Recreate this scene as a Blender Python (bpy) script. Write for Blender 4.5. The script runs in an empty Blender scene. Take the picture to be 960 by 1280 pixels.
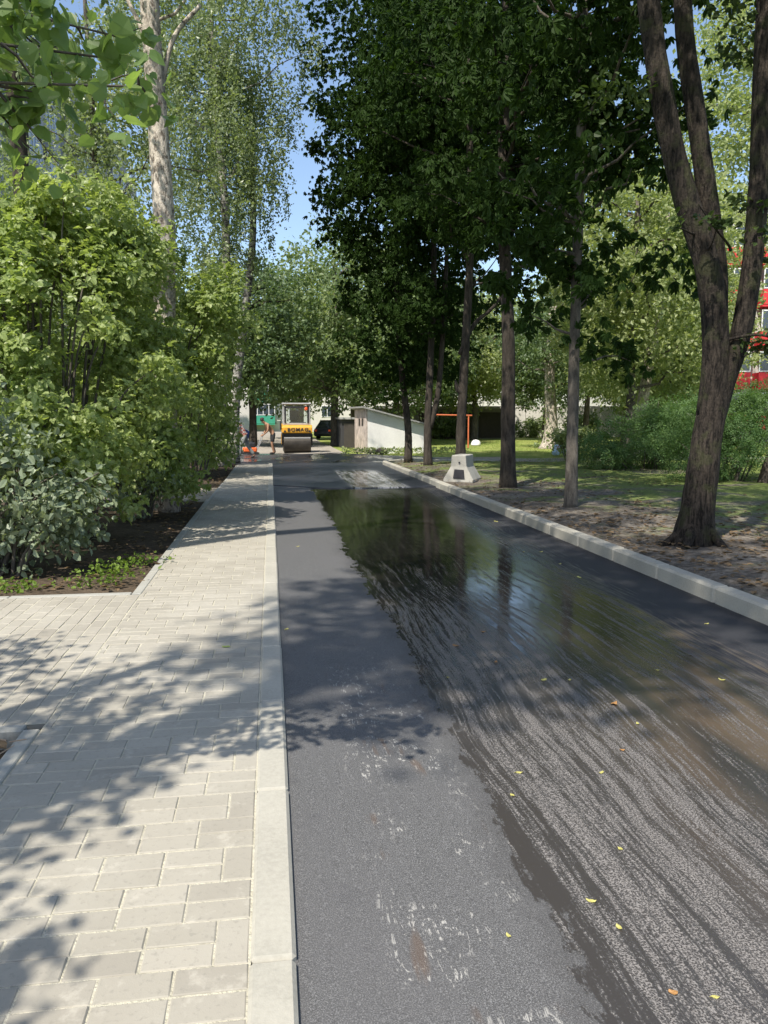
import bpy, math, random
import numpy as np
from mathutils import Vector, Matrix
rad = math.radians
PI = math.pi
sc = bpy.context.scene
COL = sc.collection
R = random.Random(7)

# ------------------------------------------------------------------ basics
def link(o, parent=None):
    COL.objects.link(o)
    if parent is not None:
        o.parent = parent
    return o

def tag(o, label=None, cat=None, group=None, kind=None):
    if label: o['label'] = label
    if cat: o['category'] = cat
    if group: o['group'] = group
    if kind: o['kind'] = kind
    return o

def thing(name, label, cat, loc=(0, 0, 0), rz=0, group=None):
    o = bpy.data.objects.new(name, None)
    o.empty_display_size = .2
    link(o)
    o.location = loc
    o.rotation_euler = (0, 0, rz)
    return tag(o, label, cat, group)

def copy_tree(o, parent=None):
    c = o.copy()
    link(c, parent)
    for ch in list(o.children):
        copy_tree(ch, c)
    return c

class MB:
    """collects shapes for ONE mesh"""
    def __init__(self):
        self.v = []; self.f = []; self.n = 0; self.big = []
    def add(self, vs, fs):
        b = self.n
        self.v.extend([tuple(p) for p in vs]); self.n += len(vs)
        self.f.extend([tuple(i + b for i in f) for f in fs])
    def box(self, x0, y0, z0, x1, y1, z1, ch=0.0, M=None):
        c = min(ch, (x1-x0)*.45, (y1-y0)*.45, (z1-z0)*.45)
        if c <= 0:
            vs = [(x0,y0,z0),(x1,y0,z0),(x1,y1,z0),(x0,y1,z0),(x0,y0,z1),(x1,y0,z1),(x1,y1,z1),(x0,y1,z1)]
            fs = [(0,3,2,1),(4,5,6,7),(0,1,5,4),(1,2,6,5),(2,3,7,6),(3,0,4,7)]
        else:
            vs = []; fs = []
            rings = [(z0, c), (z0+c, 0), (z1-c, 0), (z1, c)]
            for z, i in rings:
                j = c
                pts = [(x0+j+(i if i else 0)*0, y0+i, z)]
                vs += [(x0+c, y0+i, z), (x1-c, y0+i, z), (x1-i, y0+c, z), (x1-i, y1-c, z),
                       (x1-c, y1-i, z), (x0+c, y1-i, z), (x0+i, y1-c, z), (x0+i, y0+c, z)]
            for r in range(3):
                for k in range(8):
                    a = r*8+k; b2 = r*8+(k+1) % 8
                    fs.append((a, b2, b2+8, a+8))
            fs.append(tuple(range(7, -1, -1))); fs.append(tuple(range(24, 32)))
        if M is not None:
            vs = [M @ Vector(p) for p in vs]
        self.add(vs, fs)
    def cyl(self, a, b, r0, r1=None, seg=16, caps=True):
        self.tube([a, b], [r0, r0 if r1 is None else r1], seg, caps)
    def tube(self, path, radii, seg=8, caps=True, lump=0.0, rnd=None, lobes=None):
        path = [Vector(p) for p in path]
        n = len(path)
        vs = []; fs = []
        up = None
        for i, p in enumerate(path):
            d = (path[min(i+1, n-1)] - path[max(i-1, 0)])
            if d.length < 1e-9: d = Vector((0, 0, 1))
            d.normalize()
            if up is None:
                up = Vector((1, 0, 0)) if abs(d.x) < .8 else Vector((0, 1, 0))
            u = (up - d*up.dot(d)).normalized(); up = u
            w = d.cross(u)
            for k in range(seg):
                a = 2*PI*k/seg
                r = radii[i]
                if lump: r *= 1 + lump*(rnd.random()-.5)
                if lobes: r *= 1 + lobes[0]*math.exp(-i*lobes[2])*max(0, math.cos(lobes[1]*a + i*.1))
                vs.append(p + u*(math.cos(a)*r) + w*(math.sin(a)*r))
        for i in range(n-1):
            for k in range(seg):
                a = i*seg+k; b = i*seg+(k+1) % seg
                fs.append((a, b, b+seg, a+seg))
        if caps:
            fs.append(tuple(range(seg-1, -1, -1))); fs.append(tuple(range((n-1)*seg, n*seg)))
        self.add(vs, fs)
    def prism(self, pts, z0, z1):
        """polygon (x,y) extruded in z"""
        n = len(pts)
        vs = [(x, y, z0) for x, y in pts] + [(x, y, z1) for x, y in pts]
        fs = [tuple(range(n-1, -1, -1)), tuple(range(n, 2*n))] + [(k, (k+1) % n, n+(k+1) % n, n+k) for k in range(n)]
        self.add(vs, fs)
    def prism_x(self, pts, x0, x1):
        """polygon (y,z) extruded in x"""
        n = len(pts)
        vs = [(x0, y, z) for y, z in pts] + [(x1, y, z) for y, z in pts]
        fs = [tuple(range(n-1, -1, -1)), tuple(range(n, 2*n))] + [(k, (k+1) % n, n+(k+1) % n, n+k) for k in range(n)]
        self.add(vs, fs)
    def np(self, V, F):
        """numpy arrays: V (n,3), F (m,4)"""
        self.big.append((V, F))
    def mesh(self, name, smooth=False, recalc=True):
        me = bpy.data.meshes.new(name)
        if self.big:
            vs = []; fs = []; b = 0
            for V, F in self.big:
                vs.append(V); fs.append(F+b); b += len(V)
            V = np.concatenate(vs).astype(np.float32); F = np.concatenate(fs).astype(np.int32)
            me.vertices.add(len(V)); me.vertices.foreach_set('co', V.ravel())
            k = F.shape[1]
            me.loops.add(F.size); me.loops.foreach_set('vertex_index', F.ravel())
            me.polygons.add(len(F)); me.polygons.foreach_set('loop_start', np.arange(0, F.size, k, dtype=np.int32))
            me.polygons.foreach_set('loop_total', np.full(len(F), k, dtype=np.int32))
            me.update(calc_edges=True)
        else:
            me.from_pydata(self.v, [], self.f); me.update()
            if recalc:
                import bmesh
                bm = bmesh.new(); bm.from_mesh(me)
                bmesh.ops.recalc_face_normals(bm, faces=bm.faces)
                bm.to_mesh(me); bm.free()
        me.polygons.foreach_set('use_smooth', [bool(smooth)]*len(me.polygons))
        return me
    def obj(self, name, mat, parent=None, smooth=False, **kw):
        me = self.mesh(name, smooth)
        o = bpy.data.objects.new(name, me)
        if mat: me.materials.append(mat)
        link(o, parent)
        if kw: tag(o, **kw)
        return o

# ------------------------------------------------------------------ material helpers
class NT:
    def __init__(self, name):
        self.m = bpy.data.materials.new(name); self.m.use_nodes = True
        self.t = self.m.node_tree; self.t.nodes.clear()
        self.out = self.t.nodes.new('ShaderNodeOutputMaterial')
    def n(self, typ, **kw):
        nd = self.t.nodes.new(typ)
        for k, v in kw.items():
            if k.startswith('i_'):
                nd.inputs[k[2:].replace('_', ' ')].default_value = v
            else: setattr(nd, k, v)
        return nd
    def l(self, a, b): self.t.links.new(a, b)
    def val(self, x, sock):
        if hasattr(x, 'is_linked') or hasattr(x, 'links'): self.l(x, sock)
        else: sock.default_value = x
    def math(self, op, a, b=0.0, c=None, clamp=False):
        nd = self.n('ShaderNodeMath', operation=op, use_clamp=clamp)
        self.val(a, nd.inputs[0]); self.val(b, nd.inputs[1])
        if c is not None: self.val(c, nd.inputs[2])
        return nd.outputs[0]
    def ss(self, x, a, b, lo=0.0, hi=1.0):
        nd = self.n('ShaderNodeMapRange', interpolation_type='SMOOTHSTEP')
        self.val(x, nd.inputs[0]); nd.inputs[1].default_value = a; nd.inputs[2].default_value = b
        nd.inputs[3].default_value = lo; nd.inputs[4].default_value = hi
        return nd.outputs[0]
    def noise(self, vec, scale=1.0, detail=3, rough=.55, dist=0.0):
        nd = self.n('ShaderNodeTexNoise'); self.l(vec, nd.inputs['Vector'])
        nd.inputs['Scale'].default_value = scale; nd.inputs['Detail'].default_value = detail
        nd.inputs['Roughness'].default_value = rough; nd.inputs['Distortion'].default_value = dist
        return nd.outputs['Fac']
    def scale(self, vec, s):
        nd = self.n('ShaderNodeVectorMath', operation='MULTIPLY'); self.l(vec, nd.inputs[0])
        nd.inputs[1].default_value = s; return nd.outputs[0]
    def coord(self, kind='Object'):
        return self.n('ShaderNodeTexCoord').outputs[kind]
    def world(self):
        return self.n('ShaderNodeNewGeometry').outputs['Position']
    def mix(self, fac, a, b, typ='MIX'):
        nd = self.n('ShaderNodeMix', data_type='RGBA', blend_type=typ)
        self.val(fac, nd.inputs[0])
        for x, s in ((a, nd.inputs[6]), (b, nd.inputs[7])):
            if isinstance(x, tuple): s.default_value = (*x, 1) if len(x) == 3 else x
            else: self.l(x, s)
        return nd.outputs[2]
    def ramp(self, fac, stops):
        nd = self.n('ShaderNodeValToRGB'); self.l(fac, nd.inputs[0])
        e = nd.color_ramp.elements
        while len(e) < len(stops): e.new(.5)
        for i, (p, c) in enumerate(stops):
            e[i].position = p; e[i].color = (*c, 1) if isinstance(c, tuple) else (c, c, c, 1)
        return nd.outputs[0]
    def bump(self, h, strength=.3, dist=.01, nrm=None):
        nd = self.n('ShaderNodeBump'); self.l(h, nd.inputs['Height'])
        nd.inputs['Strength'].default_value = strength; nd.inputs['Distance'].default_value = dist
        if nrm is not None: self.l(nrm, nd.inputs['Normal'])
        return nd.outputs[0]
    def bsdf(self, color, rough=.8, spec=.5, nrm=None, metal=0.0, **kw):
        b = self.n('ShaderNodeBsdfPrincipled')
        if isinstance(color, tuple): b.inputs['Base Color'].default_value = (*color, 1)
        else: self.l(color, b.inputs['Base Color'])
        self.val(rough, b.inputs['Roughness']); self.val(spec, b.inputs['Specular IOR Level'])
        self.val(metal, b.inputs['Metallic'])
        if nrm is not None: self.l(nrm, b.inputs['Normal'])
        for k, v in kw.items(): self.val(v, b.inputs[k.replace('_', ' ')])
        return b.outputs[0]
    def done(self, sh):
        self.l(sh, self.out.inputs['Surface']); return self.m

def mat_plain(name, c, rough=.6, spec=.5, metal=0.0, var=.12, sc_=6.0, bump=.1, bd=.004):
    t = NT(name); p = t.coord()
    n1 = t.noise(p, sc_, 5); n2 = t.noise(p, sc_*9, 3)
    f = t.math('ADD', t.math('MULTIPLY', n1, .7), t.math('MULTIPLY', n2, .3))
    col = t.ramp(f, [(.3, tuple(x*(1-var*1.6) for x in c)), (.7, tuple(min(1, x*(1+var)) for x in c))])
    return t.done(t.bsdf(col, rough, spec, t.bump(n2, bump, bd), metal))

def mat_leaf(name, c, c2, trans=.35, rough=.45, spec=.4, hue_noise=1.2, under=None):
    t = NT(name)
    g = t.n('ShaderNodeNewGeometry')
    rnd = g.outputs['Random Per Island']
    cl = t.noise(g.outputs['Position'], hue_noise, 2)
    f = t.math('ADD', t.math('MULTIPLY', rnd, .6), t.math('MULTIPLY', t.ss(cl, .35, .65), .4))
    col = t.mix(f, c, c2)
    if under:
        col = t.mix(g.outputs['Backfacing'], col, under)
    b = t.bsdf(col, rough, spec)
    tr = t.n('ShaderNodeBsdfTranslucent')
    tc = t.mix(1.0, col, (1.35, 1.4, .65), 'MULTIPLY')
    t.l(tc, tr.inputs[0])
    mx = t.n('ShaderNodeMixShader'); mx.inputs[0].default_value = trans
    t.l(b, mx.inputs[1]); t.l(tr.outputs[0], mx.inputs[2])
    return t.done(mx.outputs[0])

def mat_bark(name, dark, light, sx=14, sz=3.0, lo=.35, hi=.62, bump=.8, bd=.02, moss=None):
    t = NT(name); p = t.coord()
    v = t.scale(p, (sx, sx, sz))
    n1 = t.noise(v, 1.0, 5, .62, .6)
    n2 = t.noise(p, 40, 3)
    n3 = t.noise(p, 1.3, 2)
    f = t.math('ADD', t.math('MULTIPLY', n1, .8), t.math('MULTIPLY', n2, .2))
    col = t.ramp(f, [(lo, dark), (hi, light)])
    col = t.mix(t.ss(n3, .35, .7, 0, .45), col, tuple(x*.6 for x in dark))
    if moss:
        z = t.n('ShaderNodeSeparateXYZ'); t.l(p, z.inputs[0])
        mm = t.math('MULTIPLY', t.ss(t.noise(p, 5, 4), .5, .65), .55)
        col = t.mix(mm, col, moss)
    return t.done(t.bsdf(col, .9, .25, t.bump(f, bump, bd)))

# ------------------------------------------------------------------ ground materials
def mat_concrete(name, c=(.40, .39, .35), stain=.25):
    t = NT(name); p = t.world()
    n1 = t.noise(p, 2.2, 6, .6); n2 = t.noise(p, 60, 4, .6); n3 = t.noise(p, 220, 2)
    f = t.math('ADD', t.math('MULTIPLY', n1, .55), t.math('MULTIPLY', n2, .45))
    col = t.ramp(f, [(.3, tuple(x*(1-stain) for x in c)), (.5, c), (.72, tuple(x*1.15 for x in c))])
    return t.done(t.bsdf(col, .85, .3, t.bump(t.math('ADD', n2, t.math('MULTIPLY', n3, .5)), .35, .003)))

def mat_brick_paver():
    t = NT('concrete_paver')
    g = t.n('ShaderNodeNewGeometry'); p = g.outputs['Position']
    rnd = g.outputs['Random Per Island']
    base = t.ramp(rnd, [(0, (.275, .256, .215)), (.25, (.325, .304, .255)), (.6, (.305, .285, .238)), (1, (.355, .332, .28))])
    n1 = t.noise(p, 1.1, 5, .6); n2 = t.noise(p, 45, 4, .65); n3 = t.noise(p, 300, 2)
    col = t.mix(t.ss(n1, .42, .68, 0, .45), base, (.41, .39, .335))
    col = t.mix(t.ss(n2, .52, .72, 0, .45), col, (.20, .19, .165))
    dust = t.noise(p, 7, 5, .7)
    col = t.mix(t.ss(dust, .55, .7, 0, .4), col, (.5, .47, .40))
    return t.done(t.bsdf(col, .9, .25, t.bump(t.math('ADD', n2, t.math('MULTIPLY', n3, .6)), .4, .002)))

def mat_road():
    t = NT('wet_asphalt'); p = t.world()
    s = t.n('ShaderNodeSeparateXYZ'); t.l(p, s.inputs[0]); X = s.outputs[0]; Y = s.outputs[1]
    # fine aggregate
    agg = t.noise(p, 260, 2, .6); agg2 = t.noise(p, 90, 3, .6); big = t.noise(p, .7, 4, .6); med = t.noise(p, 5, 5, .65)
    drycol = t.ramp(agg, [(.32, .050), (.52, .10), (.68, .24)])
    drycol = t.mix(t.ss(big, .35, .7, 0, .5), drycol, (.115, .113, .115))
    drycol = t.mix(t.ss(med, .55, .75, 0, .3), drycol, (.05, .05, .056))
    vor = t.n('ShaderNodeTexVoronoi'); t.l(p, vor.inputs['Vector']); vor.inputs['Scale'].default_value = 130
    stone = t.ss(vor.outputs['Distance'], .12, .2, 1, 0)
    keep = t.ss(t.noise(p, 38, 1), .56, .64)
    drycol = t.mix(t.math('MULTIPLY', t.math('MULTIPLY', stone, keep), .7), drycol, (.30, .29, .27))
    # pale scratch marks on the dry lane
    sv = t.scale(p, (13, 2.2, 1)); sn = t.noise(sv, 1.0, 4, .7, .8)
    line = t.math('ABSOLUTE', t.math('SUBTRACT', sn, .5)); line = t.ss(line, .008, .026, 1, 0)
    brk = t.ss(t.noise(p, 22, 3, .7), .50, .58)
    zone = t.math('MULTIPLY', t.ss(X, .27, .36), t.ss(X, .72, .84, 1, 0)); zone = t.math('MULTIPLY', zone, t.ss(t.noise(p, 2.6, 2), .44, .54)); zone = t.math('MULTIPLY', zone, t.ss(Y, 5.5, 3.8))
    scr = t.math('MULTIPLY', t.math('MULTIPLY', line, brk), zone)
    drycol = t.mix(t.math('MULTIPLY', scr, .8), drycol, (.42, .41, .38))
    rust = t.math('MULTIPLY', t.ss(t.noise(t.scale(p, (9, 1.6, 1)), 1.0, 3), .6, .68), zone)
    drycol = t.mix(t.math('MULTIPLY', rust, .5), drycol, (.11, .07, .045))
    # wet edge
    e1 = t.noise(t.scale(p, (1, .8, 1)), 1.6, 3, .6); e2 = t.noise(t.scale(p, (1, .45, 1)), 24, 4, .7)
    xe = t.math('ADD', X, t.math('ADD', t.math('MULTIPLY', t.math('SUBTRACT', e1, .5), .35), t.math('MULTIPLY', t.math('SUBTRACT', e2, .5), .26)))
    W = t.ss(xe, .86, .885)
    # streaks left by the sweeping broom: they run along the road
    wob = t.noise(t.scale(p, (.5, .3, 1)), 1.0, 2)
    px = t.n('ShaderNodeCombineXYZ'); t.l(t.math('ADD', X, t.math('MULTIPLY', t.math('SUBTRACT', wob, .5), .5)), px.inputs[0]); t.l(Y, px.inputs[1])
    st = t.noise(t.scale(px.outputs[0], (21, .6, 1)), 1.0, 4, .6)
    stf = t.noise(t.scale(px.outputs[0], (70, 4.5, 1)), 1.0, 4, .65)
    stripe = t.math('ADD', t.math('MULTIPLY', st, .56), t.math('MULTIPLY', stf, .44))
    grain = t.noise(t.scale(p, (110, 75, 1)), 1.0, 3, .7)
    # strip density changes across the road
    b1 = t.math('MULTIPLY', t.ss(X, .90, 1.02), t.ss(X, 1.7, 2.1, 1, 0))
    near = t.ss(Y, 8.0, 4.2)
    b2 = t.ss(X, 1.9, 3.0)
    bias = t.math('ADD', t.math('MULTIPLY', t.math('MULTIPLY', b1, near), .085), t.math('MULTIPLY', b2, .022))
    bias = t.math('ADD', bias, t.math('MULTIPLY', near, .004)); bias = t.math('SUBTRACT', bias, .045)
    sv2 = t.math('ADD', t.math('ADD', stripe, bias), t.math('MULTIPLY', t.math('SUBTRACT', grain, .5), .42))
    S = t.ss(sv2, .485, .575)
    # right strip dries off
    dry2 = t.math('ADD', X, t.math('ADD', t.math('MULTIPLY', t.math('SUBTRACT', stripe, .5), 2.4), t.math('MULTIPLY', Y, -.045)))
    D = t.ss(dry2, 2.55, 3.0)
    wet = t.math('MULTIPLY', W, t.math('SUBTRACT', 1.0, D))
    film = t.math('MULTIPLY', wet, t.math('SUBTRACT', 1.0, t.math('MULTIPLY', S, t.ss(Y, 9.5, 5.6, .12, 1.0))))
    mud = t.mix(t.ss(t.noise(t.scale(p, (2.2, .5, 1)), 1.0, 3), .4, .62), (.028, .025, .022), (.088, .064, .043))
    mud = t.mix(t.ss(t.math('ADD', X, t.math('MULTIPLY', Y, -.05)), 1.15, 2.1), (.046, .041, .037), mud)
    right_shade = t.mix(t.ss(agg, .4, .7), (.020, .021, .025), (.055, .056, .062))  # blue-black strip by the kerb, its shade put into the colour
    col = t.mix(t.math('MULTIPLY', D, W), drycol, right_shade)
    ridge_glint = t.mix(t.ss(t.noise(p, 160, 2), .4, .62), (.05, .046, .044), (.25, .235, .222))  # exposed ridges coloured pale to stand in for their bright glints
    col = t.mix(t.math('MULTIPLY', wet, S), col, ridge_glint)
    mud = t.mix(t.ss(Y, 5.5, 8.5), mud, (.012, .012, .011))
    damp = t.math('MULTIPLY', t.ss(xe, .72, .88), t.math('SUBTRACT', 1.0, W)); col = t.mix(t.math('MULTIPLY', damp, .35), col, (.045, .043, .042))
    col = t.mix(film, col, mud)
    # roughness
    r = t.math('ADD', .62, t.math('MULTIPLY', t.math('SUBTRACT', agg2, .5), .3))
    r = t.mix(t.math('MULTIPLY', wet, S), t_c(t, r), (.42, .42, .42))
    pud = t.math('MULTIPLY', t.ss(Y, 3.6, 6.2), t.ss(X, 3.4, 2.2))
    rw = t.ss(pud, 0, 1, .30, .035)
    r = t.mix(film, r, t_c(t, rw))
    rr = t.n('ShaderNodeSeparateColor'); t.l(r, rr.inputs[0]); r = rr.outputs[0]
    # bump: aggregate where dry, ripples where wet
    hb = t.math('ADD', t.math('MULTIPLY', agg, .7), t.math('MULTIPLY', agg2, .5))
    hb = t.math('MULTIPLY', hb, t.ss(film, 0, .9, 1, .03))
    rip = t.noise(t.scale(p, (10, 4, 1)), 1.0, 3, .5)
    hb = t.math('ADD', hb, t.math('MULTIPLY', t.math('MULTIPLY', rip, film), .35))
    nr = t.bump(hb, .55, .006)
    return t.done(t.bsdf(col, r, t.ss(film, 0, 1, .35, 1.0), nr))

def t_c(t, v):
    nd = t.n('ShaderNodeCombineColor')
    for i in range(3): t.val(v, nd.inputs[i])
    return nd.outputs[0]

def mat_overlay():
    t = NT('fresh_asphalt'); p = t.world()
    s = t.n('ShaderNodeSeparateXYZ'); t.l(p, s.inputs[0]); X = s.outputs[0]; Y = s.outputs[1]
    agg = t.noise(p, 120, 3, .6); big = t.noise(t.scale(p, (1, .35, 1)), 1.3, 4, .6)
    col = t.mix(agg, (.012, .014, .020), (.042, .048, .062))
    col = t.mix(t.ss(Y, 28, 32), col, (.06, .06, .062))
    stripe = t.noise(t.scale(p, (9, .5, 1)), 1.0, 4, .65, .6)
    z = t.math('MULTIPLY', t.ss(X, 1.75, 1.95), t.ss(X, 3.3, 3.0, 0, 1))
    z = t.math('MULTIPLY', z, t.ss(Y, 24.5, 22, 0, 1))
    wet_shine = t.math('MULTIPLY', z, t.ss(t.math('ADD', stripe, t.math('MULTIPLY', t.noise(p, 30, 3), .3)), .62, .68))
    col = t.mix(wet_shine, col, (.3, .31, .33))  # bright reflection on the wet patch painted in as pale streaks
    wetp = t.math('MULTIPLY', t.ss(big, .46, .6), t.ss(Y, 26, 29))
    wetp = t.math('MAXIMUM', wetp, t.math('MULTIPLY', z, .8))
    r = t.ss(wetp, 0, 1, .42, .12)
    return t.done(t.bsdf(col, r, .5, t.bump(agg, .3, .004)))

def mat_soil(name, c1=(.055, .042, .030), c2=(.16, .125, .09)):
    t = NT(name); p = t.world()
    n1 = t.noise(p, 1.6, 6, .65); n2 = t.noise(p, 18, 5, .7); n3 = t.noise(p, 70, 3)
    f = t.math('ADD', t.math('MULTIPLY', n1, .5), t.math('MULTIPLY', n2, .5))
    col = t.ramp(f, [(.36, c1), (.5, tuple((a+b)/2 for a, b in zip(c1, c2))), (.66, c2)])
    return t.done(t.bsdf(col, .95, .15, t.bump(t.math('ADD', n2, t.math('MULTIPLY', n3, .4)), .7, .03)))

def mat_verge():
    t = NT('verge_soil_and_grass'); p = t.world()
    s = t.n('ShaderNodeSeparateXYZ'); t.l(p, s.inputs[0]); X = s.outputs[0]; Y = s.outputs[1]
    n1 = t.noise(p, 1.3, 6, .65); n2 = t.noise(p, 16, 5, .7); n3 = t.noise(p, 60, 3)
    f = t.math('ADD', t.math('MULTIPLY', n1, .45), t.math('MULTIPLY', n2, .55))
    soil = t.ramp(f, [(.36, (.05, .042, .034)), (.5, (.13, .112, .092)), (.64, (.27, .24, .20))])
    grass = t.ramp(n2, [(.3, (.06, .085, .022)), (.55, (.14, .18, .05)), (.72, (.25, .26, .09))])
    g1 = t.math('ADD', t.math('MULTIPLY', t.math('SUBTRACT', X, 3.9), .13), t.math('MULTIPLY', t.math('SUBTRACT', Y, 8), .022))
    g = t.math('ADD', g1, t.math('MULTIPLY', t.math('SUBTRACT', t.noise(p, .8, 5, .7), .5), 2.6))
    g = t.ss(g, .25, .7)
    worn = t.math('MULTIPLY', t.ss(t.noise(t.scale(p, (.5, 1.6, 1)), .45, 3), .56, .62), .8)
    g = t.math('MULTIPLY', g, t.math('SUBTRACT', 1, worn))
    col = t.mix(g, soil, grass)
    return t.done(t.bsdf(col, .95, .15, t.bump(t.math('ADD', n2, t.math('MULTIPLY', n3, .4)), .7, .03)))

def mat_lawn():
    t = NT('lawn_grass'); p = t.world()
    n1 = t.noise(p, .5, 5, .65); n2 = t.noise(p, 9, 5, .7)
    f = t.math('ADD', t.math('MULTIPLY', n1, .6), t.math('MULTIPLY', n2, .4))
    col = t.ramp(f, [(.34, (.12, .19, .04)), (.5, (.22, .27, .07)), (.64, (.35, .34, .13))])
    col = t.mix(t.ss(t.noise(p, .23, 3), .62, .68, 0, .8), col, (.30, .25, .17))
    return t.done(t.bsdf(col, .95, .1, t.bump(n2, .6, .05)))

M = {}
M['conc'] = mat_concrete('kerb_concrete', (.36, .345, .295), .2)
M['conc2'] = mat_concrete('edging_concrete', (.33, .325, .29))
M['paver'] = mat_brick_paver()
M['sand'] = mat_soil('joint_sand', (.38, .36, .28), (.54, .51, .41))
M['road'] = mat_road()
M['over'] = mat_overlay()
M['soil'] = mat_soil('bed_soil', (.035, .026, .019), (.13, .10, .07))
M['path'] = mat_soil('trodden_sand', (.22, .19, .14), (.42, .37, .29))
M['verge'] = mat_verge()
M['lawn'] = mat_lawn()
M['cross'] = mat_concrete('old_asphalt', (.17, .165, .155))
M['gravel'] = mat_soil('gravel', (.22, .20, .17), (.40, .37, .32))

# ------------------------------------------------------------------ ground sheets
def sheet(name, mat, x0, y0, x1, y1, z, nx=1, ny=1, amp=0.0, seed=0, edge=None, kind='structure', label=None):
    m = MB(); rn = np.random.default_rng(seed)
    xs = np.linspace(x0, x1, nx+1); ys = np.linspace(y0, y1, ny+1)
    GX, GY = np.meshgrid(xs, ys)
    Z = np.full(GX.shape, float(z))
    if amp:
        for k in range(7):
            a = rn.uniform(0, 2*PI); fq = 2**(k*.55)*.45; ph = rn.uniform(0, 6)
            Z += amp/(1+k*.5)*np.sin((GX*math.cos(a)+GY*math.sin(a))*fq*2.1+ph)*.5
        Z += rn.normal(0, amp*.10, Z.shape)
    if edge is not None: GX, GY, Z = edge(GX, GY, Z)
    V = np.stack([GX, GY, Z], -1).reshape(-1, 3)
    i = np.arange((nx+1)*(ny+1)).reshape(ny+1, nx+1)
    F = np.stack([i[:-1, :-1], i[:-1, 1:], i[1:, 1:], i[1:, :-1]], -1).reshape(-1, 4)
    m.np(V, F)
    o = m.obj(name, mat, smooth=bool(amp)); tag(o, label, None, None, kind)
    return o

sheet('ground', M['lawn'], -400, -60, 400, 700, -.16, 40, 40)
def fall(X, Y):
    return .084*np.clip(1-X/1.3, 0, 1)*np.clip((26.2-Y)/6, 0, 1)
road_o = sheet('road', M['road'], .02, -6, 3.82, 18.2, -.10, 40, 40, edge=lambda a, b, c: (a, b, c+fall(a, b)))
# fresh layer with a raised front edge
def over_edge(GX, GY, Z):
    Z = Z+fall(GX, GY)
    lip = (GY < 17.5)
    GY = np.where(lip, 17.545, GY)+np.where(GY < 17.7, .012*np.sin(GX*5)+.006*np.sin(GX*17), 0)
    Z = np.where(lip, Z-.05, Z)
    return GX, GY, Z
sheet('road', M['over'], .035, 17.4, 3.82, 26.2, -.077, 60, 60, edge=over_edge)
m = MB()
m.prism([(.035, 26.2), (3.82, 26.2), (3.95, 27.0), (4.3, 27.6), (4.9, 27.85), (6.2, 28.0), (6.6, 31.3), (5.0, 32.6), (4.2, 34.0), (3.0, 35.0), (-1.6, 35.3), (-3.2, 33.0), (-3.4, 26.4), (-1.2, 25.5), (.035, 25.42)], -.2, -.075)
m.obj('road', M['over'], kind='structure')
sheet('road', M['path'], 6.35, 28.4, 9.5, 31.0, -.085, 10, 2)
sheet('path', M['gravel'], -1.9, 34.6, 3.4, 95, -.09, 8, 60, .03, 3)
# right verge, level with the kerb
def verge_edge(GX, GY, Z):
    Z = Z + np.clip((GX-3.95)/1.2, 0, 1)*.05
    Z = np.where(GX < 4.0, .0, Z)
    # slope down towards the side street
    k = np.clip((GY-25.4)/2.2, 0, 1); Z = Z*(1-k) + (-.14)*k
    return GX, GY, Z
sheet('verge', M['verge'], 3.93, -8, 45, 28.0, .0, 330, 290, .035, 5, verge_edge)
# left planting bed
def bed_edge(GX, GY, Z):
    Z = Z + np.clip((-1.22-GX)/.8, 0, 1)*.05
    return GX, GY, Z
sheet('planting_bed', M['soil'], -16, 6.80, -1.215, 14.6, -.045, 120, 70, .03, 6, bed_edge)
sheet('path', M['path'], -16, 14.55, -1.06, 17.3, -.03, 60, 14, .012, 8)
sheet('planting_bed', M['soil'], -16, 17.25, -1.06, 26.5, -.045, 100, 60, .03, 7, bed_edge)
sheet('planting_bed', M['soil'], -12, -5, -1.20, 3.72, -.05, 100, 80, .025, 9, bed_edge)

# ------------------------------------------------------------------ pavers (double row running bond)
def brick_batch(name, items):
    """items: (x0,y0,x1,y1); one chamfered slab each, one mesh"""
    it = np.array(items); n = len(it)
    rn = np.random.default_rng(3)
    c = .004; g = .0030
    x0 = it[:, 0]+g; y0 = it[:, 1]+g; x1 = it[:, 2]-g; y1 = it[:, 3]-g
    jx = rn.normal(0, .0012, n); jy = rn.normal(0, .0015, n)
    x0 = x0+jx; x1 = x1+jx; y0 = y0+jy; y1 = y1+jy
    zt = np.abs(rn.normal(0, .0012, n))
    tx = rn.normal(0, .0008, n); ty = rn.normal(0, .0008, n)
    def q(a, b, z): return np.stack([a, b, z], -1)
    zl = zt-.003
    V = np.stack([q(x0, y0, zt*0-.03), q(x1, y0, zt*0-.03), q(x1, y1, zt*0-.03), q(x0, y1, zt*0-.03),
                  q(x0, y0, zl), q(x1, y0, zl), q(x1, y1, zl), q(x0, y1, zl),
                  q(x0+c, y0+c, zt+tx+ty), q(x1-c, y0+c, zt-tx+ty), q(x1-c, y1-c, zt-tx-ty), q(x0+c, y1-c, zt+tx-ty)], 1)
    F = np.array([(0,1,5,4),(1,2,6,5),(2,3,7,6),(3,0,4,7),(4,5,9,8),(5,6,10,9),(6,7,11,10),(7,4,8,11),(8,9,10,11)])
    FF = (F[None]+(np.arange(n)*12)[:, None, None]).reshape(-1, 4)
    m = MB(); m.np(V.reshape(-1, 3), FF)
    return m.obj(name, M['paver'], kind='structure')

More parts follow.
